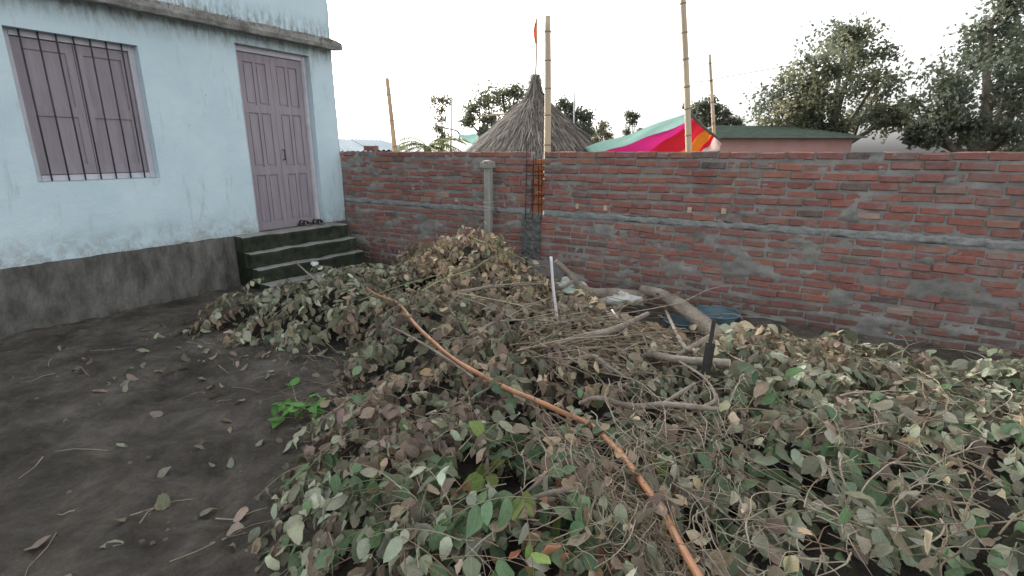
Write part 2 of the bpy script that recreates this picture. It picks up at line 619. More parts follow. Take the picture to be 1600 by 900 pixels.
def poly_sd(x, y):
    x = np.asarray(x, float)
    y = np.asarray(y, float)
    d2 = np.full(x.shape, 1e9)
    inside = np.zeros(x.shape, bool)
    n = len(POLY)
    for i in range(n):
        ax, ay = POLY[i]
        bx, by = POLY[(i + 1) % n]
        ex, ey = bx - ax, by - ay
        t = np.clip(((x - ax) * ex + (y - ay) * ey) / (ex * ex + ey * ey), 0, 1)
        d2 = np.minimum(d2, (x - ax - t * ex) ** 2 + (y - ay - t * ey) ** 2)
        cr = ((ay > y) != (by > y)) & (x < (bx - ax) * (y - ay) / (by - ay + 1e-12) + ax)
        inside ^= cr
    d = np.sqrt(d2)
    return np.where(inside, d, -d)


def ground_h(x, y):
    return 0.025 * fbm(np.asarray(x) * 0.8, np.asarray(y) * 0.8, 5, 3)


def pile_h(x, y):
    x = np.asarray(x, float)
    y = np.asarray(y, float)
    sd = poly_sd(x, y)

    def g(cx, cy, sx, sy):
        return np.exp(-((x - cx) / sx) ** 2 - ((y - cy) / sy) ** 2)
    hm = 0.33 + 0.42 * g(-0.42, 6.0, 0.75, 0.75) + 0.10 * g(-2.0, 5.1, 0.8, 0.6) + 0.10 * g(0.5, 2.0, 1.2, 1.0) + 0.12 * g(-0.3, 3.6, 0.7, 0.8)
    hm = hm - 0.16 * g(1.2, 5.6, 0.9, 0.7) - 0.10 * g(2.6, 4.4, 0.8, 0.6) - 0.24 * g(1.75, 4.45, 0.6, 0.55)
    hm = hm + 0.06 * fbm(x * 1.3, y * 1.3, 21, 3) + 0.055 * fbm(x * 3.3, y * 3.3, 33, 2)
    k = np.clip(sd / 0.55, 0, 1)
    k = k * k * (3 - 2 * k)
    k = np.sqrt(k)
    return np.where(sd > 0, hm * k, -0.03) + ground_h(x, y)


GX = np.arange(-6.0, 6.0, 0.04)
GY = np.arange(-0.5, 9.5, 0.04)
GH = pile_h(*np.meshgrid(GX, GY, indexing='ij'))
pile_exact = pile_h


def pile_h(x, y):
    """height of the heap, read bilinearly from a grid"""
    if np.ndim(x) == 0:
        fx = min(max((float(x) + 6.0) / 0.04, 0), len(GX) - 1.001)
        fy = min(max((float(y) + 0.5) / 0.04, 0), len(GY) - 1.001)
        i, j = int(fx), int(fy)
        u, v = fx - i, fy - j
        return (GH[i, j] * (1 - u) + GH[i + 1, j] * u) * (1 - v) + (GH[i, j + 1] * (1 - u) + GH[i + 1, j + 1] * u) * v
    fx = np.clip((np.asarray(x, float) + 6.0) / 0.04, 0, len(GX) - 1.001)
    fy = np.clip((np.asarray(y, float) + 0.5) / 0.04, 0, len(GY) - 1.001)
    i, j = fx.astype(int), fy.astype(int)
    u, v = fx - i, fy - j
    return (GH[i, j] * (1 - u) + GH[i + 1, j] * u) * (1 - v) + (GH[i, j + 1] * (1 - u) + GH[i + 1, j + 1] * u) * v


def on_pile(px, py, off=0.03):
    d = ray(px, py)
    t = np.linspace(0.8, 11, 2200)
    P = O_ + d * t[:, None]
    h = pile_h(P[:, 0], P[:, 1]) + off
    i = np.argmax(P[:, 2] < h)
    return P[i]


# ------------------------------------------------------------------ ground
FOOT = [(random.uniform(-4.6, -1.3), random.uniform(1.3, 6.0), random.uniform(0, 3.14)) for _ in range(26)]


def ground_fine(x, y):
    """trodden soil: clods, dents and footprints on top of the broad shape"""
    x = np.asarray(x, float)
    y = np.asarray(y, float)
    c = fbm(x * 5.5, y * 5.5, 101, 3)
    z = ground_h(x, y) + 0.012 * c + 0.010 * np.clip(fbm(x * 13, y * 13, 111, 3), 0, 1) ** 1.5 * 2
    for fx, fy, fa in FOOT:
        dx, dy = x - fx, y - fy
        u = dx * math.cos(fa) + dy * math.sin(fa)
        v = -dx * math.sin(fa) + dy * math.cos(fa)
        q = (u / 0.13) ** 2 + (v / 0.05) ** 2
        z = z - 0.020 * np.exp(-q ** 2) + 0.008 * np.exp(-(q - 1.5) ** 2 * 3)
    return z


def build_ground():
    xs = np.concatenate([[-400, -120, -40, -20, -14, -9, -7.5], np.arange(-6.4, -0.4, 0.036), np.linspace(-0.3, 6, 60), [7.5, 9, 14, 20, 40, 120, 400]])
    ys = np.concatenate([[-60, -20, -8, -3, -1], np.linspace(-0.5, 0.7, 8), np.arange(0.8, 8.6, 0.036), [9, 10, 11, 14, 20, 40, 90, 200, 500]])
    X, Y = np.meshgrid(xs, ys, indexing='ij')
    near = (np.abs(X) < 7) & (Y < 9.5) & (Y > -1.5)
    Z = np.where(near, ground_fine(X, Y), 0.0)
    mb = MB()
    mb.grid(np.stack([X, Y, Z], -1)[:, ::-1])
    o = mb.build('ground', MAT['dirt'], smooth=True)
    me = o.data
    me.flip_normals() if me.polygons[0].normal.z < 0 else None
    tag(o, 'dark bare earth of the yard with scattered debris', kind='structure')


build_ground()

# ------------------------------------------------------------------ brick wall
WALL_L = 9.6
WALL_H = 1.75
BAND0, BAND1 = 0.945, 1.022
s_g0 = wall_sz(829, 280)[0]
s_g1 = wall_sz(850, 280)[0]
s_p0 = wall_sz(817, 350)[0]
s_p1 = wall_sz(845, 350)[0]


def brick_mesh(k):
    """unit brick: x 0..1, z 0..1, face at y=0 (towards -y), depth .1"""
    r = random.Random(100 + k)
    j = lambda a: r.uniform(-a, a)
    mb = MB()
    vs = []
    for (y, ins) in ((0.1, 0.0), (0.012, 0.0), (0.0, 1.0)):
        ix, iz = 0.035 * ins, 0.11 * ins
        for (x, z) in ((0 + ix, 0 + iz), (0.5, 0 + iz), (1 - ix, 0 + iz), (1 - ix, 1 - iz), (0.5, 1 - iz), (0 + ix, 1 - iz)):
            vs.append((x + j(0.014), y + (j(0.004) if y < 0.05 else 0), z + j(0.05)))
    fs = []
    for L in range(2):
        for q in range(6):
            a, b = L * 6 + q, L * 6 + (q + 1) % 6
            fs.append((a, b, b + 6, a + 6))
    fs.append((12, 13, 16, 17))
    fs.append((13, 14, 15, 16))
    mb.add(vs, fs)
    return mb


def build_wall():
    wall = empty('brick_wall', (C2[0], C2[1], 0), -WALL_A)
    tag(wall, 'long unplastered red brick boundary wall with grey mortar and a concrete band', 'wall')
    variants = [brick_mesh(k) for k in range(14)]
    vmesh = [v.mesh('brick', MAT['brick']) for v in variants]
    bricks = []

    def course(z, h, idx, upper, segs):
        for (a, b) in segs:
            s = a - random.uniform(0, 0.16)
            first = True
            while s < b - 0.03:
                L = random.gauss(0.222, 0.016)
                if random.random() < 0.07:
                    L *= 0.55
                e = s + L
                s0, s1 = max(s, a), min(e, b)
                if s1 - s0 > 0.03:
                    wob = 0.009 * math.sin(s0 * 1.7 + idx) + 0.007 * math.sin(s0 * 4.1 + idx * 2.3) + random.uniform(-.004, .004)
                    bh = h * random.uniform(0.62, 0.80) if upper else h * random.uniform(0.66, 0.84)
                    bricks.append((s0, z + 0.008 + wob * (0 if idx == 99 else 1), s1 - s0, bh, random.uniform(-0.006, 0.009), random.gauss(0, 0.016)))
                s = e + random.uniform(0.008, 0.022)

    nlow = 11
    hl = BAND0 / nlow
    for i in range(nlow):
        course(i * hl, hl, i, False, [(-0.22, s_p0), (s_p1, WALL_L)])
    nup = 8
    hu = (WALL_H - BAND1) / nup
    for i in range(nup):
        course(BAND1 + i * hu, hu, 20 + i if i < nup - 1 else 99, True, [(-0.22, s_g0 + random.uniform(-0.02, 0.02)), (s_g1 + random.uniform(-0.02, 0.02), WALL_L)])
    # choose the bricks that show largest as parts
    score = []
    for i, b in enumerate(bricks):
        p = W(b[0] + b[2] / 2, 0, b[1] + b[3] / 2)
        x, y, dz = project(p)
        vis = 462 < x[0] < 1150
        q = W(b[0] + b[2] / 2, 0.25, 0)
        hid = p[2] < pile_h(q[0], q[1]) - 0.02
        score.append((-(b[2] / dz[0]) if (vis and not hid) else 1.0, i))
    score.sort()
    chosen = set(i for s, i in score[:300] if s < 0)
    rest = MB()
    for i, (s0, z0, L, h, dy, rot) in enumerate(bricks):
        k = random.randrange(len(variants))
        M = Matrix.Translation((s0, -0.004 + dy, z0)) @ Matrix.Rotation(rot, 4, 'Y') @ Matrix.Rotation(random.uniform(-0.012, 0.012), 4, 'Z') @ Matrix.Diagonal((L, 1, h, 1))
        if i in chosen:
            o = link('brick', vmesh[k], wall)
            o.matrix_local = M
        else:
            rest.add([M @ Vector(p) for p in variants[k].v], variants[k].f)
    r = rest.build('bricks', MAT['brick'], wall)
    tag(r, kind='stuff')
    # mortar sheet: recessed in the joints, smeared over the bricks in places
    def sheet(a, b, z0, z1, base, amp, name, seed):
        nx, nz = max(3, int((b - a) / 0.028)), max(3, int((z1 - z0) / 0.021))
        S, Z = np.meshgrid(np.linspace(a, b, nx), np.linspace(z0, z1, nz), indexing='ij')
        n1 = fbm(S * 3.2, Z * 6.0, seed, 4)
        n2 = fbm(S * 19, Z * 26, seed + 9, 2)
        low = np.clip((1.0 - Z) / 0.3, 0, 1)
        D = base + amp * n2 * 0.5 + np.clip(n1 - (0.62 - 0.22 * low), 0, 0.5) * 0.045
        mb = MB()
        mb.grid(np.stack([S, -D, Z], -1))
        mb.add([(a, 0.118, z0), (b, 0.118, z0), (b, 0.118, z1), (a, 0.118, z1)], [(0, 3, 2, 1)])
        # rims
        for (ii, jj) in ((0, None), (nx - 1, None)):
            pts = [(S[ii, q], -D[ii, q], Z[ii, q]) for q in range(nz)]
            mb.grid(np.array([pts, [(p[0], 0.118, p[2]) for p in pts]]))
        pts = [(S[q, nz - 1], -D[q, nz - 1], Z[q, nz - 1]) for q in range(nx)]
        mb.grid(np.array([pts, [(p[0], 0.118, p[2]) for p in pts]]))
        return mb.build(name, MAT['mortar'], wall, smooth=True)
    sheet(-.22, s_p0, 0.0, BAND0, -0.006, 0.012, 'mortar', 3)
    sheet(s_p1, WALL_L, 0.0, BAND0, -0.006, 0.012, 'mortar', 4)
    sheet(-.22, s_g0, BAND1, WALL_H - 0.016, -0.009, 0.012, 'mortar', 5)
    sheet(s_g1, WALL_L, BAND1, WALL_H - 0.016, -0.009, 0.012, 'mortar', 6)
    # concrete band
    def rough_slab(a, b, z0, z1, base, amp, name, mat, step=0.022, edge=0.01, seed=0, fr=22):
        nx, nz = max(3, int((b - a) / step)), max(5, int((z1 - z0) / 0.014))
        S, T = np.meshgrid(np.linspace(a, b, nx), np.linspace(0, 1, nz), indexing='ij')
        lo = z0 + edge * fbm(S * 9, S * 0 + 3.3, seed, 3)
        hi = z1 + edge * fbm(S * 9, S * 0 + 7.7, seed + 1, 3)
        Z = lo + (hi - lo) * T
        D = base + amp * fbm(S * fr, Z * fr * 1.3, seed + 4, 3)
        D = np.where((T < 0.01) | (T > 0.99), D - 0.02, D)
        mb = MB()
        mb.grid(np.stack([S, -D, Z], -1))
        for ii in (0, nx - 1):
            pts = [(S[ii, q], -D[ii, q], Z[ii, q]) for q in range(nz)]
            mb.grid(np.array([pts, [(p[0], 0.1, p[2]) for p in pts]]))
        for jj in (0, nz - 1):
            pts = [(S[q, jj], -D[q, jj], Z[q, jj]) for q in range(nx)]
            mb.grid(np.array([pts, [(p[0], 0.1, p[2]) for p in pts]]))
        return mb.build(name, mat, wall, smooth=True)
    rough_slab(-.22, s_g0 - 0.01, BAND0 - 0.005, BAND1 + 0.005, 0.001, 0.011, 'concrete_band', MAT['concrete'], seed=31, fr=34, edge=.016)
    rough_slab(s_g1 + 0.012, WALL_L, BAND0 - 0.005, BAND1 + 0.005, 0.001, 0.012, 'concrete_band', MAT['concrete'], seed=35, fr=34, edge=.016)
    o = rough_slab(s_p0 - 0.004, s_p1 + 0.004, 0.0, BAND0 + 0.005, 0.030, 0.012, 'pillar_stub', MAT['rough_concrete'], step=0.012, edge=0.006, seed=41, fr=30)
    tag(o, 'rough dark concrete pillar stub cast into the brick wall')
    # slot above: recessed orange bricks, bars and stirrups
    z = BAND1 - 0.02
    i = 0
    bm_o = brick_mesh(77).mesh('slot_brick', MAT['warm_lit_brick'])
    while z < 1.60:
        w = s_g1 - s_g0 - 0.02
        hh = random.uniform(0.062, 0.07)
        o = link('slot_brick', bm_o, wall)
        o.location = (s_g0 + 0.012 + random.uniform(-0.012, 0.012) + (0.03 if i % 2 else 0.0), 0.055 + random.uniform(-.008, .008), z)
        o.scale = (w * random.uniform(0.80, 0.95), 0.6, hh)
        z += hh + random.uniform(0.012, 0.02)
        i += 1
    for k, (ss, dd, top) in enumerate(((s_g0 - 0.045, -0.035, 1.74), (s_g0 + 0.055, -0.03, 1.70), (s_g1 - 0.02, -0.03, 1.62), (s_g0 + 0.10, 0.03, 1.60))):
        mb = MB()
        zz = np.linspace(0.9, top, 10)
        pts = np.stack([ss + 0.006 * np.sin(zz * 5 + k), np.full(10, dd), zz], -1)
        mb.tube(pts, 0.0058, 6)
        mb.build('rebar', MAT['rust_steel'], wall, True)
    for zz in (1.09, 1.20, 1.33, 1.45, 1.58):
        mb = MB()
        a, b = s_g0 - 0.05, s_g1 - 0.012
        t = random.uniform(-0.01, 0.01)
        mb.tube([(a, -0.042, zz), (b, -0.038, zz + t), (b, 0.04, zz + t), (a, 0.04, zz), (a, -0.042, zz)], 0.0042, 5)
        mb.build('stirrup', MAT['rust_steel'], wall, False)
    # pale fresh brick ends left standing along the top of the band
    for (px, py) in ((902, 322), (946, 325), (1077, 328), (1131, 330), (646, 292), (713, 312)):
        s, z = wall_sz(px, py)
        mb = MB()
        mb.box((s - 0.018, -0.012, z - 0.03), (s + 0.022, 0.0, z + 0.03), 0.006)
        mb.build('brick_bat', MAT['pale_bat'], wall)
    return wall


simple('pale_bat', (0.45, 0.33, 0.26), (0.62, 0.5, 0.42), 30, 0.95, 0.4, 60)
WALL = build_wall()

# loose brick on top
s_, z_ = wall_sz(579, 229, -0.05)
mb = MB()
for q in range(1):
    bmk = brick_mesh(55)
    mb.add([(p[0] * 0.215 - 0.107, p[1] - 0.05, p[2] * 0.072) for p in bmk.v], bmk.f)
    mb.add([(-0.107, 0.05, 0), (0.107, 0.05, 0), (0.107, 0.05, 0.072), (-0.107, 0.05, 0.072)], [(0, 3, 2, 1)])
o = mb.build('loose_brick', MAT['brick'])
o.location = Vector(W(s_, -0.055, WALL_H - 0.004))
o.rotation_euler = (0, 0, -WALL_A + 0.06)
tag(o, 'single loose red brick lying on top of the boundary wall', 'brick')

# ------------------------------------------------------------------ old concrete post with wire
def build_post():
    d = 0.16
    s, _ = wall_sz(763, 320, d)
    pt = empty('concrete_post', W(s, d, 0), -WALL_A)
    tag(pt, 'weathered grey concrete post with a square cap standing against the brick wall', 'post')
    ztop = on_wall(763, 252, d)[2]
    mb = MB()
    nz = 20
    zs = np.linspace(-0.05, ztop - 0.06, nz)
    pts = []
    for z in zs:
        w = 0.047 + 0.004 * fbm(z * 6, 1.0, 4)
        c = 0.016
        ring = [(-w, -w + c), (-w + c, -w), (w - c, -w), (w, -w + c), (w, w - c), (w - c, w), (-w + c, w), (-w, w - c)]
        pts.append([(x + 0.003 * vnoise(z * 9, x * 50, 2) - 0.012 * (1 - z), y + 0.003 * vnoise(z * 9, y * 50, 3), z) for x, y in ring + ring[:1]])
    mb.grid(np.array(pts))
    mb.build('shaft', MAT['old_post'], pt)
    mb = MB()
    mb.box((-0.075, -0.07, ztop - 0.075), (0.068, 0.07, ztop - 0.01), 0.008)
    mb.box((-0.06, -0.055, ztop - 0.012), (0.03, 0.05, ztop + 0.006), 0.01)
    mb.build('cap', MAT['old_post'], pt)
    for (py, tilt) in ((316, 0.004), (323, -0.012), (328, 0.01)):
        z = on_wall(763, py, d)[2]
        mb = MB()
        ring = []
        for k in range(17):
            t = 2 * math.pi * k / 16
            cx, sy = math.cos(t), math.sin(t)
            r = 0.054 / max(abs(cx), abs(sy)) ** 0.75
            ring.append((r * cx, r * sy, z + tilt * cx))
        mb.tube(ring, 0.0042, 5)
        mb.build('wire_loop', MAT['wire'], pt)


build_post()

# ------------------------------------------------------------------ blue house
def build_house():
    h = empty('blue_house', (C2[0], C2[1], 0), -WALL_A)
    tag(h, 'pale blue plastered house with mould stained ledge above a panelled door', 'house')
    Y0, Y1 = -0.05, -7.2
    T = -0.24
    ZB, ZT = 0.66, 5.0
    DY0, DY1, DZ = -0.47, -1.58, 3.06
    WY0, WY1, WZ0, WZ1 = -2.7, -3.8, 1.45, 2.85

    def panel(mb, y0, y1, z0, z1):
        ny, nz = max(2, int(abs(y1 - y0) / 0.08) + 1), max(2, int((z1 - z0) / 0.08) + 1)
        Yg, Zg = np.meshgrid(np.linspace(y0, y1, ny), np.linspace(z0, z1, nz), indexing='ij')
        X = 0.006 * fbm(Yg * 2.1 + 3, Zg * 2.1, 8, 3)
        edge = (Yg > Y0 - 0.01)
        X = X - edge * 0.006
        Zg = Zg + np.where(Zg < ZB + .01, 0.006 * fbm(Yg * 9, Yg * 0 + 2, 12, 3), 0)
        Yg = Yg + np.where(edge, 0.010 * fbm(Zg * 7, Zg * 0, 3, 3), 0)
        mb.grid(np.stack([X, Yg, Zg], -1)[:, ::-1])
    mb = MB()
    panel(mb, Y0, DY0, ZB, ZT)
    panel(mb, DY0, DY1, DZ, ZT)
    panel(mb, DY1, WY0, ZB, ZT)
    panel(mb, WY0, WY1, ZB, WZ0)
    panel(mb, WY0, WY1, WZ1, ZT)
    panel(mb, WY1, Y1, ZB, ZT)
    # reveals, corner, back and top
    for (y, z0, z1) in ((DY0, ZB, DZ), (DY1, ZB, DZ), (WY0, WZ0, WZ1), (WY1, WZ0, WZ1)):
        mb.add([(0, y, z0), (T, y, z0), (T, y, z1), (0, y, z1)], [(0, 1, 2, 3)])
    mb.add([(0, DY0, DZ), (T, DY0, DZ), (T, DY1, DZ), (0, DY1, DZ)], [(0, 1, 2, 3)])
    for z in (WZ0, WZ1):
        mb.add([(0, WY0, z), (T, WY0, z), (T, WY1, z), (0, WY1, z)], [(0, 1, 2, 3)])
    mb.add([(-0.004, Y0, 0), (-4.5, Y0, 0), (-4.5, Y0, ZT), (-0.004, Y0, ZT)], [(0, 1, 2, 3)])
    mb.add([(-0.004, Y0, ZT), (-4.5, Y0, ZT), (-4.5, Y1, ZT), (-0.004, Y1, ZT)], [(0, 1, 2, 3)])
    mb.add([(-4.5, Y0, 0), (-4.5, Y1, 0), (-4.5, Y1, ZT), (-4.5, Y0, ZT)], [(0, 1, 2, 3)])
    mb.add([(-0.004, Y1, 0), (-4.5, Y1, 0), (-4.5, Y1, ZT), (-0.004, Y1, ZT)], [(0, 1, 2, 3)])
    mb.build('wall', MAT['blue_wall'], h, smooth=False)
    # plinth
    mb = MB()
    ys = np.linspace(Y0 + 0.0, Y1, 90)
    zs = np.linspace(-0.05, ZB, 9)
    Yg, Zg = np.meshgrid(ys, zs, indexing='ij')
    X = 0.015 + 0.012 * fbm(Yg * 4, Zg * 4, 15, 3)
    mb.grid(np.stack([X, Yg, Zg], -1)[:, ::-1])
    mb.grid(np.array([[(X[q, -1], ys[q], ZB) for q in range(90)], [(-0.2, ys[q], ZB) for q in range(90)]]))
    mb.grid(np.array([[(X[0, q], ys[0], zs[q]) for q in range(9)], [(-0.2, ys[0], zs[q]) for q in range(9)]]))
    mb.build('plinth', MAT['plinth'], h, smooth=True)
    # ledge
    mb = MB()
    ny = 120
    ys = np.linspace(Y0 + 0.03, Y1, ny)
    prof = []
    for q, y in enumerate(ys):
        e = 0.012 * fbm(y * 6, 0.5, 3, 3)
        t = 0.012 * fbm(y * 5, 2.5, 4, 3)
        prof.append([(0.0, y, 3.19), (0.20 + e, y, 3.17 + t * .5), (0.215 + e, y, 3.22), (0.20 + e, y, 3.265 + t), (0.10, y, 3.30 + t * 2), (0.0, y, 3.35 + t)])
    mb.grid(np.array(prof))
    mb.add(prof[0], [tuple(range(6))])
    led = mb.build('ledge', MAT['ledge'], h)
    mb = MB()
    for k in range(260):
        y = Y0 - random.random() ** 1.6 * 3.0
        x = random.uniform(0.02, 0.22)
        z = 3.31 - x * 0.2
        a = random.uniform(0, 6.28)
        L = random.uniform(0.03, 0.09)
        mb.tube([(x, y, z - 0.02), (x + L * .4 * math.cos(a), y + L * .4 * math.sin(a), z + L * 0.5), (x + L * math.cos(a), y + L * math.sin(a), z + L * 0.45)], [0.003, 0.0025, 0.001], 3, False)
    o = mb.build('dead_moss', MAT['dry_twig'], led)
    tag(o, kind='stuff')
    # door: frame and two panelled leaves
    dx = -0.13
    door = empty('door', (0, 0, 0))
    door.parent = h
    fw = 0.07
    for (y0, y1) in ((DY0 - 0.002, DY0 - fw), (DY1 + fw, DY1 + 0.002)):
        mb = MB()
        mb.box((dx - 0.05, min(y0, y1), ZB - 0.03), (dx + 0.045, max(y0, y1), DZ - 0.004))
        mb.box((dx + 0.045, min(y0, y1) + 0.012, ZB - 0.03), (dx + 0.058, max(y0, y1) - 0.02, DZ - 0.02))
        mb.build('door_frame', MAT['door_frame'], door)
    mb = MB()
    mb.box((dx - 0.05, DY1 + fw, DZ - fw), (dx + 0.045, DY0 - fw, DZ - 0.004))
    mb.build('door_frame', MAT['door_frame'], door)
    ymid = (DY0 + DY1) / 2
    for (ya, yb) in ((DY0 - fw - 0.003, ymid + 0.002), (ymid - 0.002, DY1 + fw + 0.003)):
        mb = MB()
        top = DZ - fw - 0.004
        bot = ZB - 0.02
        mb.box((dx - 0.035, yb, bot), (dx - 0.004, ya, top))
        st = 0.075
        w = ya - yb
        rails = [bot, bot + 0.20, bot + 0.86, bot + 1.0, bot + 1.95, top]
        mb.box((dx - 0.004, yb, bot), (dx + 0.014, yb + st, top))
        mb.box((dx - 0.004, ya - st, bot), (dx + 0.014, ya, top))
        mb.box((dx - 0.004, (ya + yb) / 2 - 0.022, bot + .12), (dx + 0.0125, (ya + yb) / 2 + 0.022, top - .1))
        for z0, hh in ((bot, 0.12), (bot + 0.78, 0.11), (bot + 1.60, 0.10), (top - 0.11, 0.11)):
            mb.box((dx - 0.004, yb + st, z0), (dx + 0.0135, ya - st, z0 + hh))
        for z0, z1 in ((bot + 0.15, bot + 0.75), (bot + 0.92, bot + 1.57), (bot + 1.73, top - 0.14)):
            for (p, q) in ((yb + st + 0.02, (ya + yb) / 2 - 0.04), ((ya + yb) / 2 + 0.04, ya - st - 0.02)):
                mb.box((dx - 0.004, p, z0), (dx + 0.006, q, z1))
        lf = mb.build('door_leaf', MAT['door_wood'], door)
    mb = MB()
    mb.tube([(dx + 0.02, ymid + 0.04, 1.62), (dx + 0.06, ymid + 0.04, 1.62), (dx + 0.06, ymid + 0.04, 1.76), (dx + 0.02, ymid + 0.04, 1.76)], 0.008, 6)
    mb.build('handle', MAT['dark_steel'], door, True)
    # window with shutters and bars
    win = empty('window', (0, 0, 0))
    win.parent = h
    mb = MB()
    for (y0, y1, z0, z1) in ((WY1, WY1 + .06, WZ0, WZ1), (WY0 - .06, WY0, WZ0, WZ1), (WY1 + .06, WY0 - .06, WZ0, WZ0 + .06), (WY1 + .06, WY0 - .06, WZ1 - .06, WZ1)):
        mb.box((-0.17, y0 + .002, z0 + .002), (-0.09, y1 - .002, z1 - .002))
    mb.build('window_frame', MAT['door_frame'], win)
    for (y0, y1) in ((WY1 + .065, (WY0 + WY1) / 2 - .003), ((WY0 + WY1) / 2 + .003, WY0 - .065)):
        mb = MB()
        mb.box((-0.16, y0, WZ0 + .065), (-0.13, y1, WZ1 - .065))
        for (a, b, c, d) in ((y0, y0 + .07, WZ0 + .065, WZ1 - .065), (y1 - .07, y1, WZ0 + .065, WZ1 - .065), (y0 + .07, y1 - .07, WZ0 + .065, WZ0 + .16), (y0 + .07, y1 - .07, 2.08, 2.18), (y0 + .07, y1 - .07, WZ1 - .16, WZ1 - .065)):
            mb.box((-0.13, a, c), (-0.115, b, d))
        mb.build('shutter', MAT['door_wood'], win)
    for k in range(7):
        y = WY1 + 0.06 + (k + 0.5) * (WY0 - WY1 - .12) / 7
        mb = MB()
        mb.tube([(-0.06, y, WZ0), (-0.06, y, WZ1)], 0.008, 6)
        mb.build('bar', MAT['dark_steel'], win, True)
    # entrance steps
    st = empty('staircase', (0, 0, 0))
    st.parent = h
    far = -0.33
    near = -1.95
    spec = [(0.66, 0.36, 0.22), (0.45, 0.50, 0.34), (0.25, 0.62, 0.47), (0.06, 0.82, 0.68)]
    for k, (z, of, on) in enumerate(spec):
        ny = 40
        ys = np.linspace(far + 0.02 * k, near, ny)
        rows = []
        for q, y in enumerate(ys):
            t = q / (ny - 1)
            o_ = of + (on - of) * t + 0.014 * fbm(y * 7, k * 3.0, 60, 3)
            zz = z + 0.008 * fbm(y * 5, k * 2.0 + 9, 61, 3)
            rows.append([(0.03, y, zz + 0.006), (o_ - 0.03, y, zz), (o_ - 0.008, y, zz - 0.010), (o_, y, zz - 0.035), (o_ - 0.012, y, zz - 0.11), (o_ - 0.002, y, -0.05)])
        rows = np.array(rows)
        rows[:, :, 2] = np.maximum(rows[:, :, 2], -0.06)
        mb = MB()
        mb.grid(rows)
        for e in (0, -1):
            r = rows[e]
            mb.add([tuple(p) for p in r] + [(0.03, r[0][1], -0.05)], [tuple(range(7)) if e == 0 else tuple(range(6, -1, -1))])
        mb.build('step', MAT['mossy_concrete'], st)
    # sloping broken apron beside the top step
    mb = MB()
    pts = []
    for i in range(7):
        t = i / 6
        pts.append([(0.0, -0.05 - 0.28 * t, 0.62 - 0.04 * t), (0.12 + .05 * t, -0.05 - 0.28 * t, 0.52 - 0.1 * (1 - t)), (0.2 + 0.08 * t, -0.05 - 0.28 * t, 0.25), (0.24 + 0.08 * t, -0.05 - 0.28 * t, -0.05)])
    P = np.array(pts)
    P += 0.012 * rng.standard_normal(P.shape)
    mb.grid(P)
    mb.build('apron', MAT['plinth'], h)
    mb = MB()
    pts = []
    for i in range(8):
        t = i / 7
        z = 0.46 - 0.26 * t
        w = 0.022 + 0.01 * math.sin(t * 7)
        x = 0.30 + 0.06 * t
        pts.append([(x - w, -0.30, z), (x, -0.312, z), (x + w, -0.30, z)])
    mb.grid(np.array(pts))
    mb.build('lime_streak', MAT['lime_drip'], h, True)
    return h


HOUSE = build_house()


def house_pt(x, y, z):
    p = C2 + x * UU - y * NN
    return np.array([p[0], p[1], z])


# sandals, rag, rubble and paper on the steps
def build_sandal(px, py, rz, lab):
    p = on_z(px, py, 0.668)
    s = empty('sandal', p, rz)
    tag(s, lab, 'sandal', 'pair of sandals on the top step')
    mb = MB()
    out = [(-0.13, -0.028), (-0.125, 0.028), (-0.05, 0.032), (0.03, 0.042), (0.09, 0.045), (0.125, 0.022), (0.13, -0.01), (0.10, -0.04), (0.03, -0.042), (-0.05, -0.034)]
    n = len(out)
    mb.add([(x, y, 0.002) for x, y in out] + [(x, y, 0.022) for x, y in out], [tuple(range(n - 1, -1, -1)), tuple(range(n, 2 * n))] + [(i, (i + 1) % n, n + (i + 1) % n, n + i) for i in range(n)])
    mb.build('sole', MAT['sole'], s)
    for (x, w) in ((0.045, 0.05), (-0.04, 0.028)):
        mb = MB()
        rows = []
        for k in range(9):
            t = math.pi * k / 8
            rows.append([(x - w / 2, 0.047 * math.cos(t), 0.012 + 0.068 * math.sin(t)), (x + w / 2, 0.044 * math.cos(t), 0.012 + 0.06 * math.sin(t))])
        mb.grid(np.array(rows))
        rows2 = [[(a[0], a[1] * 0.93, a[2] * 0.95 - .001), (b[0], b[1] * 0.93, b[2] * 0.95 - .001)] for a, b in rows]
        mb.grid(np.array(rows2))
        mb.build('strap', MAT['black_rubber'], s, True)


build_sandal(475, 352, -0.5, 'black strap sandal on the top step, the one nearer the door hinge')
build_sandal(496, 350, -0.35, 'black strap sandal on the top step, the one nearer the brick wall')


def crumple(name, loc, sx, sy, sz, mat, label, cat, seed=0, seg=14, amp=0.35, rz=0.0, group=None):
    mb = MB()
    rows = []
    for i in range(seg + 1):
        ph = math.pi * i / seg
        row = []
        for j in range(seg * 2 + 1):
            t = 2 * math.pi * (j % (seg * 2)) / (seg * 2)
            d = np.array([math.sin(ph) * math.cos(t), math.sin(ph) * math.sin(t), math.cos(ph)])
            k = 1 + amp * float(fbm(d[0] * 2.2 + seed, d[1] * 2.2 + d[2] * 1.7, seed, 4)) * (0.2 + math.sin(ph))
            row.append((d[0] * sx * k, d[1] * sy * k, max(-0.3, d[2]) * sz * k + sz * 0.3))
        rows.append(row)
    mb.grid(np.array(rows)[:, ::-1])
    o = mb.build(name, mat, None, True)
    o.location = Vector([float(c) for c in loc])
    o.rotation_euler = (0, 0, rz)
    tag(o, label, cat, group)
    return o


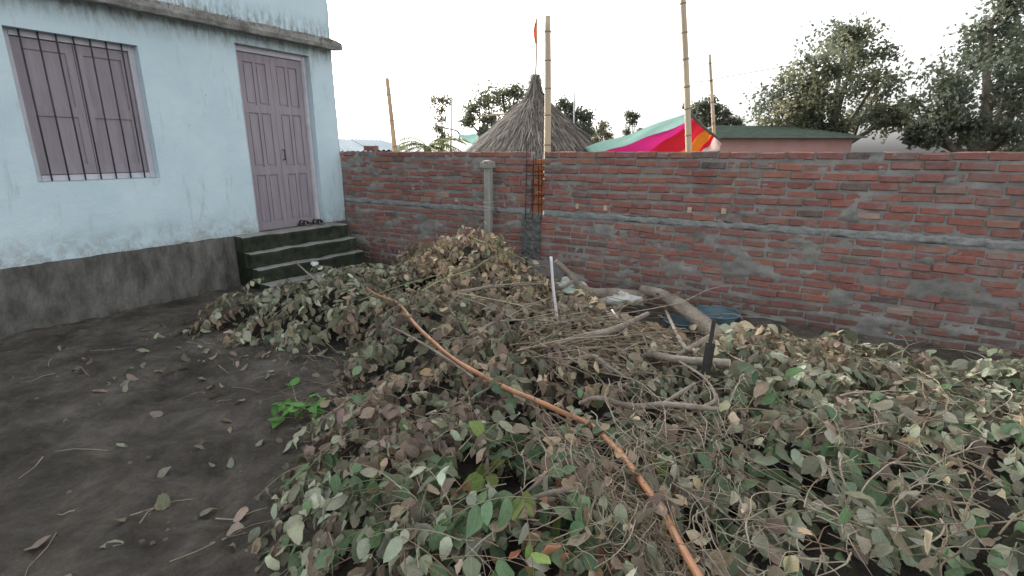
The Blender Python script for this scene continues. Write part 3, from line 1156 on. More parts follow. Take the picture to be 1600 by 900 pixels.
crumple('rag', on_z(466, 338, 0.668), 0.10, 0.16, 0.09, MAT['rag'], 'crumpled grey rag at the foot of the panelled door', 'rag', 3)
crumple('rubble_chunk', on_z(501, 342, 0.668), 0.07, 0.09, 0.05, MAT['stone'], 'small grey rubble chunk on the top step beside the door jamb', 'rubble', 5, 8, 0.5)
crumple('paper_scrap', on_z(492, 414, 0.262), 0.05, 0.05, 0.035, MAT['paper'], 'small crumpled white paper scrap on a lower mossy step', 'paper', 8, 8, 0.5)

# ------------------------------------------------------------------ bamboo poles behind the wall
def pole(name, p0, p1, r0, r1, label, mat='bamboo', cat='pole', nodes=True, gap=0.32, group=None, bow=0.0):
    p0, p1 = np.asarray(p0, float), np.asarray(p1, float)
    root = empty(name, p0)
    tag(root, label, cat, group)
    n = 24
    L = np.linalg.norm(p1 - p0)
    ax = (p1 - p0) / L
    side = np.cross(ax, [0, 1, 0])
    side /= np.linalg.norm(side)
    T = np.linspace(0, 1, n)

    def pt(t):
        return (p1 - p0) * t + side * (bow * math.sin(math.pi * t) + 0.006 * math.sin(7 * t))
    mb = MB()
    mb.tube([pt(t) for t in T], r0 + (r1 - r0) * T, 10)
    st = mb.build('stem', MAT[mat], root, True)
    if nodes:
        z = gap * 0.6
        while z < L - 0.05:
            t = z / L
            r = r0 + (r1 - r0) * t
            mb = MB()
            c = pt(t)
            mb.tube([c - ax * 0.014, c - ax * .004, c + ax * 0.004, c + ax * 0.012], [r * 1.0, r * 1.16, r * 1.16, r * 1.0], 10, False)
            mb.build('node', MAT['bamboo_node'], root, True)
            z += gap * random.uniform(0.85, 1.15)
    return root


def pole_px(name, x0, y0, x1, y1, Y, wpx, label, ground=True, w1=None, **kw):
    """pole seen from pixel (x1,y1) at the top to (x0,y0) where the wall hides it, prolonged to the ground"""
    a = at_y(x0, y0, Y)
    b = at_y(x1, y1, Y)
    if ground:
        k = (a[2] - 0.0) / (b[2] - a[2])
        a = a + (a - b) * k
    s = Y / FPX / 2
    return pole(name, a, b, wpx * s, (w1 or wpx * 0.8) * s, label, **kw)


pole_px('bamboo_pole', 616, 232, 605, 122, 9.6, 9, 'short leaning bamboo pole rising behind the wall near the tin roof', w1=6, mat='bamboo_warm_lit', gap=0.4)
pole_px('bamboo_pole', 855, 235, 856, 25, 8.0, 12, 'stout straight bamboo pole standing in front of the thatched roof', w1=9, gap=0.42)
pole_px('bamboo_pole', 1076, 232, 1066, -30, 6.9, 10, 'very tall slim bamboo pole holding up the striped canopy', w1=8, gap=0.30)
pole_px('bamboo_pole', 1116, 232, 1109, 85, 7.6, 7, 'thin bamboo pole with a crossing wire behind the canopy end', w1=4, gap=0.26)
pole_px('thin_pole', 704, 232, 706, 158, 13.0, 3.2, 'thin bare stake beside the slender sapling', w1=2, nodes=False)
pole_px('thin_pole', 895, 232, 898, 145, 12.6, 3.2, 'thin white stake with a scrap of cloth beside the thatched roof', w1=2, nodes=False, mat='wire')
p = at_y(898, 158, 12.6)
mb = MB()
mb.grid(np.array([[(0, 0, 0), (0.05, 0.02, -0.02), (0.03, 0.03, -.04)], [(0, 0, -0.1), (0.06, 0.0, -0.13), (0.05, 0.03, -.16)], [(0, 0, -0.2), (0.03, 0.02, -0.24), (0.02, 0.0, -.22)]]) + p)
o = set_base(mb.build('cloth_scrap', MAT['white_cloth']))
tag(o, 'small pale cloth scrap tied to the thin white stake', 'cloth')
mb = MB()
mb.tube(catmull([at_y(1085, 129, 7.6), at_y(1111, 125, 7.58), at_y(1140, 119, 7.6), at_y(1320, 88, 8.5)], 6), 0.004, 4)
tag(set_base(mb.build('wire', MAT['dark_steel'])), 'thin dark wire crossing the thin bamboo pole', 'wire')
# pale rail seen against the tree left of the hut
mb = MB()
mb.tube([at_y(748, 181.5, 13), at_y(775, 179, 13.0), at_y(806, 177, 13)], 0.022, 6)
tag(set_base(mb.build('bamboo_rail', MAT['bamboo'])), 'pale bamboo rail sticking out left of the thatched roof', 'rail')

# ------------------------------------------------------------------ thatched hut
def build_hut():
    Y = 11.0
    ap = at_y(836, 150, Y)
    k = Y / FPX / 0.966
    base = np.array([ap[0], ap[1], 0.0])
    hut = empty('thatched_hut', base)
    tag(hut, 'round hut with a steep grey straw conical thatched roof and tied peak', 'hut')
    zt = ap[2]
    r_w = 91 * k * 1.03
    ze = 1.15
    def hz(py):
        return at_y(836, py, Y)[2]
    re = 118 * k
    ze = hz(262)
    prof = [(re, ze), (104 * k, hz(247)), (91 * k, hz(232)), (74 * k, hz(215)), (54 * k, hz(195)), (36 * k, hz(178)), (22 * k, hz(164)), (11 * k, hz(152)), (6.5 * k, hz(144)), (6 * k, hz(137)), (6.5 * k, hz(131)), (4 * k, hz(126)), (2 * k, hz(119))]
    mb = MB()
    mb.lathe([(re - 0.12, ze + 0.02)] + prof, 48)
    roof = mb.build('roof', MAT['thatch_base'], hut, True)
    pr = np.array(prof)
    # straw
    vs, tr = [], []
    seglen = np.r_[0, np.cumsum(np.linalg.norm(np.diff(pr, axis=0), axis=1))]
    N = 15000
    n = 0
    for _ in range(N):
        u = random.random() ** 0.75
        a = random.uniform(0, 2 * math.pi)
        s0 = u * 0 + seglen[-1] * (1 - math.sqrt(random.random())) if random.random() < 0.9 else random.uniform(0.7, 1) * seglen[-1]
        L = random.uniform(0.18, 0.42)
        w = random.uniform(0.006, 0.013)
        lift = random.uniform(0.004, 0.03) if random.random() < .93 else random.uniform(.03, .09)
        da = random.gauss(0, 0.06)
        P = []
        for q, ss in enumerate((s0 + L, s0 + L / 2, s0)):
            ss = min(ss, seglen[-1] - 0.001)
            r = np.interp(ss, seglen, pr[:, 0])
            z = np.interp(ss, seglen, pr[:, 1])
            aa = a + da * q * 0.35 / max(r, 0.15)
            rr = r + lift * (0.3, 0.8, 1.3)[q] + 0.035 * (1 - (ss * 2.6) % 1.0) * (r > .25)
            P.append(np.array([rr * math.cos(aa), rr * math.sin(aa), z + lift * 0.5]))
        tg = np.array([-math.sin(a), math.cos(a), 0]) * w
        vs += [P[0] - tg * .6, P[0] + tg * .6, P[1] - tg, P[1] + tg, P[2] - tg * .5, P[2] + tg * .5]
        tr += [(n, n + 1, n + 3), (n, n + 3, n + 2), (n + 2, n + 3, n + 5), (n + 2, n + 5, n + 4)]
        n += 6
    o = link('straw', fast_mesh('straw', np.array(vs), np.array(tr), MAT['straw'], smooth=False), roof)
    tag(o, kind='stuff')
    for zz in (hz(146), hz(139), hz(132), hz(176), hz(184)):
        r = np.interp(zz, pr[:, 1], pr[:, 0]) + 0.012
        mb = MB()
        mb.tube([(r * math.cos(t), r * math.sin(t), zz + 0.01 * math.sin(t * 2)) for t in np.linspace(0, 2 * math.pi, 17)], 0.012, 5, False)
        mb.build('tie_rope', MAT['dry_twig'], roof)
    mb = MB()
    rw = re - 0.45
    mb.lathe([(rw, 0), (rw, ze + 0.45)], 40)
    mb.build('wall', MAT['mud_wall'], hut, True)
    # flag on a staff tied to the peak
    b = at_y(836.5, 128, Y)
    t = at_y(839, 10, Y)
    fl = empty('flag_staff', b)
    tag(fl, 'thin staff on the thatched peak with a furled orange flag', 'flag')
    mb = MB()
    mb.tube([(0, 0, -0.15), (t - b) * 0.5 + [0.01, 0, 0], t - b], [0.020, 0.018, 0.014], 6)
    mb.build('staff', MAT['bamboo'], fl, True)
    rows = []
    for i in range(12):
        v = i / 11
        py = 26 + 40 * v
        px0 = 839 - (py - 10) / 118 * 2.5
        c = at_y(px0, py, Y) - b
        w = (0.035 + 0.085 * math.sin(min(1, v * 1.3) * math.pi * 0.8)) * (1 - 0.55 * max(0, v - .75) / .25)
        row = []
        for j in range(7):
            f = j / 6
            row.append(c + [-w * f * 0.5, 0.05 * math.sin(f * 9 + v * 2) * f, -0.06 * f])
        rows.append(row)
    mb = MB()
    mb.grid(np.array(rows))
    mb.build('flag', MAT['flag_cloth'], fl, True)


build_hut()

# ------------------------------------------------------------------ canopy of coloured cloth
def build_canopy():
    Yp = 7.25
    root = empty('striped_canopy', (*at_y(1010, 232, 8.0)[:2], 0))
    tag(root, 'sagging canopy of aqua, magenta, red and orange cloth behind the wall', 'canopy')
    off = np.array(root.location)
    # boundaries between the cloth widths: (left px, left Y) -> (right px on the ridge stick)
    B = [((905, 231), 10.2, (1072, 175)), ((940, 235), 9.8, (1076, 187)), ((1004, 233), 9.2, (1086, 188)), ((1050, 236), 8.4, (1103, 203)), ((1076, 236), 8.0, (1112, 211)), ((1088, 236), 7.9, (1116, 215)), ((1120, 250), 7.8, (1127, 222))]
    mats = ['aqua_cloth', 'magenta_cloth', 'red_cloth', 'orange_cloth', 'red_cloth', 'pale_cloth']
    lines = []
    for k, ((lx, ly), lY, (rx, ry)) in enumerate(B):
        a = at_y(lx, ly, lY)
        b = at_y(rx, ry, Yp + 0.02 * k)
        ext = a + (a - b) * 0.35
        lines.append((ext, b))
    for k in range(6):
        (a0, b0), (a1, b1) = lines[k], lines[k + 1]
        rows = []
        for i in range(22):
            t = i / 21
            row = []
            for j in range(6):
                f = j / 5
                p = (a0 * (1 - t) + b0 * t) * (1 - f) + (a1 * (1 - t) + b1 * t) * f
                sag = -0.09 * math.sin(math.pi * t) * (0.4 + 0.6 * math.sin(math.pi * (k + f) / 6))
                fold = 0.03 * math.sin((k + f) * 5 + t * 6) + 0.025 * math.sin(t * 17 + (k + f) * 2)
                row.append(p + [0, 0.5 * fold, sag + fold * 0.5] - off)
            rows.append(row)
        mb = MB()
        mb.grid(np.array(rows))
        mb.build('cloth_panel', MAT[mats[k]], root, True)
    st = empty('canopy_stick', at_y(1072, 158, Yp - 0.06))
    mb = MB()
    pts = catmull([at_y(1071, 158, Yp - 0.06), at_y(1080, 178, Yp - 0.05), at_y(1100, 199, Yp - 0.04), at_y(1126, 219, Yp - 0.04)], 5)
    mb.tube(pts - np.array(st.location), np.linspace(0.028, 0.016, len(pts)), 7)
    mb.build('stick', MAT['tree_bark'], st, True)
    kn = MB()
    kn.tube([(-.02, 0, -0.1), (0.0, 0, -0.05), (0.02, 0, 0.03)], [0.035, 0.045, 0.03], 7)
    kn.build('knot', MAT['tree_bark'], st, True)
    tag(st, 'dark crooked stick slanting down along the edge of the striped canopy', 'stick')


build_canopy()

# small aqua cloth left of the hut
rows = []
for i in range(8):
    t = i / 7
    row = []
    for j in range(6):
        f = j / 5
        a = at_y(710 + 36 * t, 204 + 9 * t + 3 * math.sin(t * 5), 13.6)
        b = at_y(722 + 26 * t, 216 + 14 * t, 13.2)
        row.append(a * (1 - f) + b * f + [0, 0.03 * math.sin(f * 7 + t * 4), 0.02 * math.sin(f * 5)])
    rows.append(row)
mb = MB()
mb.grid(np.array(rows))
tag(set_base(mb.build('aqua_cloth', MAT['aqua_cloth'], None, True)), 'small pale aqua cloth hung beside the slender sapling', 'cloth')
mb = MB()
mb.tube(catmull([at_y(680, 196, 13.4), at_y(695, 200, 13.4), at_y(716, 206, 13.5), at_y(718, 222, 13.5)], 5), 0.02, 6)
tag(set_base(mb.build('bent_stick', MAT['tree_bark'])), 'bent dark stick holding the small aqua cloth', 'stick')

# ------------------------------------------------------------------ tin roofed shed and pink house beyond the wall
def build_shed():
    Y = 16.0
    r0 = at_y(430, 214, Y)
    r1 = at_y(598, 219, Y - 1.0)
    e1 = at_y(646, 234, Y - 2.6)
    e0 = at_y(420, 240, Y - 2.6)
    root = empty('tin_roofed_shed', (r1[0] - 1.5, r1[1], 0))
    tag(root, 'low shed with a pale blue corrugated tin roof beyond the wall', 'shed')
    off = np.array(root.location)
    n = 7
    for k in range(n):
        rows = []
        for i in range(13):
            t = (k + i / 12) / n
            a = r0 * (1 - t) + r1 * t
            b = e0 * (1 - t) + e1 * t
            z = 0.022 * math.sin(i / 12 * math.pi * 8)
            rows.append([a - off + [0, 0, z + 0.01 * (k % 2)], (a + b) / 2 - off + [0, 0, z + 0.01 * (k % 2)], b - off + [0, 0, z + 0.01 * (k % 2)]])
        mb = MB()
        mb.grid(np.array(rows))
        mb.build('tin_sheet', MAT['tin_sheet'], root, True)
    mb = MB()
    b0, b1 = r0 + [0, 2.2, -0.6], r1 + [0.4, 2.0, -0.6]
    mb.add([r0 - off, r1 - off, b1 - off, b0 - off], [(0, 1, 2, 3)])
    mb.build('tin_sheet', MAT['tin_sheet'], root)
    mb = MB()
    mb.box((e0[0] - off[0] + .2, -1.4, 0), (e1[0] - off[0] - .3, 1.4, e1[2] - 0.1))
    mb.build('wall', MAT['mud_wall'], root)


build_shed()


def build_pink():
    Y = 13.5
    a = at_y(1092, 232, Y)
    b = at_y(1330, 232, Y)
    ztop = at_y(1120, 214, Y)[2]
    zr = at_y(1150, 200, Y)[2]
    root = empty('pink_house', ((a[0] + b[0]) / 2, Y + 1.5, 0))
    tag(root, 'low house with a dull pink wall and mossy green roof beyond the wall', 'house')
    hw = (b[0] - a[0]) / 2
    mb = MB()
    mb.box((-hw, -1.5, 0), (hw, 1.5, ztop))
    mb.build('wall', MAT['pink_wall'], root)
    mb = MB()
    mb.add([(-hw - .2, -1.75, ztop - .03), (hw + .2, -1.75, ztop - .03), (hw - .9, 0, zr + .12), (-hw + .9, 0, zr + .12), (-hw - .2, 1.75, ztop - .03), (hw + .2, 1.75, ztop - .03)],
           [(0, 1, 2, 3), (5, 4, 3, 2), (4, 0, 3), (1, 5, 2), (0, 4, 5, 1)])
    rf = mb.build('roof', MAT['green_roof'], root)
    for k in range(13):
        z0 = ztop - .02 + k * (zr + .12 - ztop) / 13
        t = k / 13
        mb = MB()
        mb.box((-hw - .2 + 1.1 * t, -1.76 + 1.75 * t, z0 - 0.01), (hw + .2 - 1.1 * t, -1.70 + 1.75 * t, z0 + 0.035))
        mb.build('tile_course', MAT['green_roof'], rf)


build_pink()

# ------------------------------------------------------------------ leaves
def leaf_template(k, fresh=False):
    """leaf along +Y from 0 to 1, width along X, normal +Z.  14 verts, 16 triangles"""
    r = random.Random(500 + k)
    wide = r.uniform(0.82, 1.12)
    pos = r.uniform(-0.05, 0.05)
    ts = [0.0, 0.09, 0.30 + pos, 0.58 + pos, 0.85, 1.0]
    ws = [0, .155 * wide, r.uniform(.26, .30) * wide, r.uniform(.25, .30) * wide, r.uniform(.11, .17) * wide, 0]
    torn = None if fresh or r.random() < .6 else (r.randrange(1, 5), r.choice((-1, 1)))
    bend = r.uniform(-0.2, 0.35) if fresh else r.uniform(-0.9, 1.3)
    fold = r.uniform(0.0, 0.35) if fresh else r.uniform(-0.35, 1.05)
    twist = r.uniform(-0.2, 0.2) if fresh else r.uniform(-0.8, 0.8)
    side = r.uniform(-0.12, 0.12)
    V, UVs = [], []
    y, z, ang = 0.0, 0.0, 0.0
    pt = 0.0
    for q_, (t, w) in enumerate(zip(ts, ws)):
        dt = t - pt
        ang = -bend * t
        y += dt * math.cos(ang)
        z += dt * math.sin(ang)
        pt = t
        tw = twist * t
        cx = side * math.sin(t * 3.1)
        if w == 0:
            V.append((cx, y, z))
            UVs.append((0, t))
        else:
            for sg in (-1, 0, 1):
                ff = fold + (r.uniform(-.45, .45) if not fresh else r.uniform(-.1, .1))
                w_ = w * (r.uniform(.86, 1.12) if sg else 1) * (0.5 if torn == (q_, sg) else 1)
                lx = sg * w_ * math.cos(ff)
                lz = abs(sg) * w_ * math.sin(ff)
                V.append((cx + lx * math.cos(tw) - lz * math.sin(tw), y, z + lx * math.sin(tw) + lz * math.cos(tw)))
                UVs.append((sg, t))
    T = [(0, 2, 1), (0, 3, 2)]
    for a in (1, 4, 7):
        for c in (0, 1):
            T += [(a + c, a + c + 1, a + c + 4), (a + c, a + c + 4, a + c + 3)]
    T += [(10, 11, 13), (11, 12, 13)]
    return np.array(V), np.array(T), np.array(UVs, float)


N_W, N_F = 34, 14
TEMPL = [leaf_template(k) for k in range(N_W)] + [leaf_template(100 + k, True) for k in range(N_F)]

PAL = {
    'greygreen': [(0.115, 0.125, 0.082), (0.145, 0.15, 0.105), (0.095, 0.102, 0.07), (0.18, 0.182, 0.135)],
    'brown': [(0.135, 0.105, 0.078), (0.17, 0.135, 0.10), (0.105, 0.082, 0.062), (0.20, 0.165, 0.125), (0.15, 0.128, 0.10)],
    'tan': [(0.26, 0.205, 0.135), (0.31, 0.255, 0.175), (0.22, 0.165, 0.105), (0.28, 0.24, 0.18)],
    'green': [(0.066, 0.118, 0.055), (0.085, 0.14, 0.075), (0.055, 0.098, 0.052), (0.11, 0.16, 0.095)],
    'pale': [(0.215, 0.24, 0.175), (0.26, 0.285, 0.215), (0.18, 0.205, 0.15), (0.23, 0.24, 0.185)],
    'lime': [(0.12, 0.175, 0.045), (0.16, 0.20, 0.06), (0.10, 0.15, 0.04)],
    'rust': [(0.20, 0.09, 0.05), (0.23, 0.125, 0.075), (0.17, 0.085, 0.055)],
    'mauve': [(0.165, 0.132, 0.115), (0.205, 0.17, 0.148), (0.135, 0.108, 0.092)],
}


def zone_mix(px, py):
    """kinds of wilted foliage seen in each part of the heap"""
    if py < 470 and 640 < px < 870:
        return [('tan', .52), ('brown', .30), ('greygreen', .16), ('lime', .02)]
    if px < 640 and py < 570:
        return [('greygreen', .62), ('brown', .14), ('pale', .16), ('tan', .08)]
    if py < 560:
        if px > 860:
            return [('brown', .40), ('tan', .30), ('greygreen', .20), ('pale', .10)]
        return [('brown', .42), ('greygreen', .38), ('mauve', .12), ('tan', .08)]
    if py < 690:
        if px < 780:
            return [('mauve', .36), ('brown', .30), ('greygreen', .20), ('pale', .09), ('green', .05)]
        if px < 960:
            return [('brown', .36), ('greygreen', .30), ('mauve', .14), ('tan', .10), ('green', .10)]
        return [('greygreen', .34), ('brown', .18), ('pale', .26), ('green', .16), ('tan', .06)]
    if px < 560:
        return [('greygreen', .35), ('brown', .18), ('pale', .30), ('green', .15), ('lime', .02)]
    if px < 800:
        return [('green', .36), ('pale', .26), ('greygreen', .20), ('brown', .13), ('lime', .03), ('rust', .02)]
    if px < 1000:
        return [('green', .32), ('brown', .19), ('greygreen', .20), ('pale', .21), ('rust', .05), ('lime', .03)]
    return [('pale', .36), ('greygreen', .28), ('green', .26), ('brown', .07), ('lime', .03)]


def pick(mix):
    r = random.random()
    for k, w in mix:
        r -= w
        if r <= 0:
            return k
    return mix[0][0]


def jit_col(c):
    k = 1.6 * random.uniform(0.55, 1.5)
    return tuple(max(0.01, x * k * random.uniform(0.94, 1.06)) for x in c)


def norm(v):
    return v / (np.linalg.norm(v) + 1e-9)


LEAVES = []        # (template, matrix 3x3 columns scaled, origin, colour)
TWIGS = []         # (points, radii, kind)


def add_leaf(p, axis, nrm, L, colour, fresh):
    a = norm(axis)
    n_ = nrm - a * (nrm @ a)
    n_ = norm(n_)
    x = np.cross(a, n_)
    k = random.randrange(N_F) + N_W if fresh else random.randrange(N_W)
    w = random.uniform(0.9, 1.25)
    LEAVES.append((k, np.stack([x * L * w, a * L, n_ * L], 1), p, colour))


def pile_normal(x, y):
    e = 0.06
    hx = float(pile_h(x + e, y) - pile_h(x - e, y)) / (2 * e)
    hy = float(pile_h(x, y + e) - pile_h(x, y - e)) / (2 * e)
    return norm(np.array([-hx, -hy, 1.0]))


def scatter_points(n, x0, x1, y0, y1, mind=-0.02):
    X = rng.uniform(x0, x1, n)
    Y = rng.uniform(y0, y1, n)
    sd = poly_sd(X, Y)
    k = sd > mind
    return X[k], Y[k], pile_h(X[k], Y[k])


def grow_pile():
    # sprays: wilted shoots with drooping leaves
    X, Y, Z = scatter_points(5200, -3.2, 4.0, 0.9, 7.2, 0.02)
    PX, PY, DZ = project(np.stack([X, Y, Z], -1))
    for x, y, z, px, py in zip(X, Y, Z, PX, PY):
        if px < -60 or px > 1660 or py > 1010:
            continue
        # the twiggy patch by the log has few leaves
        stemmy = (850 < px < 1150 and 440 < py < 600)
        if stemmy and random.random() < (0.8 if px > 1000 else 0.6):
            continue
        clump = float(fbm(x * 3.1, y * 3.1, 90, 2))
        if random.random() < -1.6 * clump:
            continue
        n_ = pile_normal(x, y)
        a = random.uniform(0, 2 * math.pi)
        d = np.array([math.cos(a), math.sin(a) - 0.45, 0])
        down = np.array([n_[0], n_[1], 0]) * 2.0
        d = norm(d + down + [0, 0, random.uniform(-0.05, 0.45)])
        d = norm(d - n_ * (d @ n_) * 0.7)
        L = random.uniform(0.18, 0.42)
        lift = random.uniform(-0.09, 0.035) + 0.10 * clump + (0.05 if random.random() < 0.15 else 0)
        m = 6
        pts = []
        for i in range(m):
            t = i / (m - 1)
            p = np.array([x, y, z + lift]) + d * L * t + np.array([0, 0, 0.10 * L * 4 * t * (1 - t) - 0.16 * L * t * t])
            hp = float(pile_h(p[0], p[1]))
            p[2] = max(p[2], hp - 0.13)
            pts.append(p)
        pts = catmull(pts, 2)
        TWIGS.append((pts, np.linspace(0.0026, 0.0010, len(pts)), 'twig' if random.random() < .4 else 'dry_twig'))
        mix = zone_mix(px, py)
        main = pick(mix)
        size = random.uniform(0.075, 0.118)
        if py > 640:
            size *= 0.92
        droop = random.uniform(0.3, 1.1)
        sd_ = norm(np.cross(d, n_))
        cnt = random.randint(6, 11)
        spn = n_ * 0.7 + np.array([0, -0.35, 0.40]) + rng.normal(0, 0.45, 3)
        for i in range(cnt):
            t = 0.12 + 0.88 * (i + random.random() * .5) / cnt
            f = t * (len(pts) - 1)
            i0 = min(int(f), len(pts) - 2)
            p = pts[i0] + (pts[i0 + 1] - pts[i0]) * (f - i0)
            sg = 1 if i % 2 else -1
            axis = sd_ * sg * random.uniform(0.4, 1.0) + d * random.uniform(0.1, 0.8) + np.array([0, -0.15, -1.0]) * droop * random.uniform(.6, 1.2) + rng.normal(0, 0.22, 3)
            nr = spn + rng.normal(0, 0.30, 3)
            kind = main if random.random() < 0.68 else pick(mix)
            fresh = kind in ('green', 'lime') or (kind == 'pale' and random.random() < .4)
            add_leaf(p, axis, nr, size * random.uniform(0.62, 1.22), jit_col(random.choice(PAL[kind])), fresh)
    # loose leaves lying in the surface, to thicken it
    X, Y, Z = scatter_points(5600, -3.3, 4.2, 0.9, 7.2, -0.06)
    PX, PY, DZ = project(np.stack([X, Y, Z], -1))
    for x, y, z, px, py in zip(X, Y, Z, PX, PY):
        if px < -60 or px > 1660 or py > 1010:
            continue
        n_ = pile_normal(x, y)
        kind = pick(zone_mix(px, py))
        axis = rng.normal(0, 1, 3)
        axis = axis - n_ * (axis @ n_) * 0.75
        add_leaf(np.array([x, y, z + random.uniform(-0.12, -0.035)]), axis, n_ + rng.normal(0, 0.35, 3), random.uniform(0.06, 0.115), jit_col(random.choice(PAL[kind])), False)
    # the tall dry tuft leaning against the wall
    for k in range(90):
        bx, by = on_wall(random.gauss(765, 48), 430, random.uniform(.35, .8))[:2]
        z = float(pile_h(bx, by)) - 0.05
        d = norm(np.array([random.gauss(0, .5), random.gauss(-.1, .4), random.uniform(.5, 1.3)]))
        L = random.uniform(0.18, 0.42)
        pts = [np.array([bx, by, z]) + d * L * t + np.array([0.05, -0.05, -0.3 * L]) * t * t for t in np.linspace(0, 1, 6)]
        TWIGS.append((np.array(pts), np.linspace(.004, .0015, 6), 'twig'))
        for i in range(random.randint(4, 8)):
            p = pts[random.randint(1, 5)]
            kind = pick([('tan', .60), ('brown', .22), ('lime', .03), ('greygreen', .15)])
            add_leaf(p, np.array([random.gauss(0, .5), random.gauss(-.2, .4), -1.0]), rng.normal(0, 1, 3) + [0, -.8, 0], random.uniform(.05, .10), jit_col(random.choice(PAL[kind])), False)
    # long thin stems: dense mat of dry shoots by the log, vines on the right, strays everywhere
    def stem(px0, py0, px1, py1, bow, r, kind, off0=0.05, off1=0.05, wob=0.03):
        a = on_pile(px0, py0, off0)
        b = on_pile(px1, py1, off1)
        if np.linalg.norm(a - b) > 2.6:
            return
        m = 7
        pts = []
        sd_ = norm(np.cross(b - a, [0, 0, 1]))
        L = np.linalg.norm(b - a)
        ph = random.uniform(0, 6)
        for i in range(m):
            t = i / (m - 1)
            p = a + (b - a) * t + sd_ * (bow * L * math.sin(math.pi * t) + wob * 0.5 * L * math.sin(ph + t * 5) + (random.gauss(0, .016) * L if 0 < i < m - 1 else 0)) + np.array([0, 0, abs(bow) * L * 0.5 * math.sin(math.pi * t)])
            hp = float(pile_h(p[0], p[1]))
            p[2] = max(p[2], hp + 0.012)
            pts.append(p)
        pts = catmull(pts, 3)
        TWIGS.append((pts, np.linspace(r, r * 0.4, len(pts)), kind))
        for _ in range(random.randint(1, 3)):
            i = random.randint(3, len(pts) - 4)
            tg = norm(pts[i + 1] - pts[i])
            sg = random.choice((-1, 1))
            d = norm(tg * random.uniform(.6, 1.2) + sd_ * sg * random.uniform(.4, .9) + np.array([0, 0, random.uniform(-.1, .5)]))
            l = random.uniform(.06, .22)
            q = [pts[i], pts[i] + d * l * .5 + rng.normal(0, .008, 3), pts[i] + d * l + np.array([0, 0, -.15 * l]) + rng.normal(0, .012, 3)]
            TWIGS.append((catmull(q, 3), np.linspace(r * .65, r * .3, 7), kind))
            if random.random() < .45:
                add_leaf(q[2], d + np.array([0, 0, -.6]), rng.normal(0, .6, 3) + np.array([0, -.4, .6]), random.uniform(.05, .10), jit_col(random.choice(PAL[random.choice(['brown', 'tan', 'greygreen'])])), False)
    for k in range(90):
        x0 = random.uniform(790, 980)
        y0 = random.uniform(478, 560)
        stem(x0, y0, x0 + random.uniform(50, 200), y0 + random.gauss(-2, 30), random.gauss(0, .12), random.uniform(.002, .0058), random.choice(['twig', 'dry_twig', 'dry_twig']), random.uniform(.02, .12), random.uniform(.02, .12))
    for k in range(95):
        x0 = random.uniform(930, 1180)
        y0 = random.uniform(540, 800)
        stem(x0, y0, x0 + random.gauss(20, 70), y0 + random.uniform(30, 130), random.gauss(0, .12), random.uniform(.0016, .0036), random.choice(['twig', 'twig', 'twig', 'dry_twig']), random.uniform(.03, .12), random.uniform(.03, .10))
    for k in range(70):      # bundle running beside the cane
        t = random.random()
        x0 = 820 + 210 * t + random.gauss(0, 20)
        y0 = 640 + 190 * t + random.gauss(0, 16)
        stem(x0, y0, x0 + random.uniform(40, 90), y0 + random.uniform(50, 110), random.gauss(0, .06), random.uniform(.0016, .0034), random.choice(['twig', 'dry_twig', 'twig']), .07, .07)
    for k in range(130):
        x0 = random.uniform(470, 1130)
        y0 = random.uniform(430, 880)
        a = random.uniform(0, 6.28)
        L = random.uniform(40, 150)
        stem(x0, y0, x0 + L * math.cos(a), y0 + 0.6 * L * math.sin(a), random.gauss(0, .08), random.uniform(.0016, .0036), random.choice(['twig', 'dry_twig']), random.uniform(.03, .1), random.uniform(.03, .1))
    for k in range(90):
        x0 = random.uniform(1140, 1560)
        y0 = random.uniform(560, 880)
        a = random.uniform(0, 6.28)
        L = random.uniform(60, 180)
        stem(x0, y0, x0 + L * math.cos(a), y0 + 0.6 * L * math.sin(a), random.gauss(0, .15), random.uniform(.0025, .005), random.choice(['twig', 'dry_twig']), random.uniform(.03, .1), random.uniform(.03, .1))
    for (x0, y0, x1, y1, b) in ((690, 440, 860, 395, .12), (620, 420, 800, 372, -.12), (700, 410, 845, 400, .1), (660, 455, 800, 390, .06), (740, 372, 850, 420, .15), (560, 470, 720, 420, .06), (720, 455, 850, 440, .03), (712, 458, 840, 490, -.04)):
        stem(x0, y0, x1, y1, b, 0.0062, 'green_twig' if y1 < 425 else 'twig', .24, .26, .01)


CANE_PX = [(572, 450), (596, 462), (622, 472), (640, 496), (668, 530), (705, 558), (745, 580), (800, 610), (850, 632), (892, 648), (930, 665), (962, 698), (992, 738), (1024, 782), (1056, 835), (1092, 900), (1120, 950)]


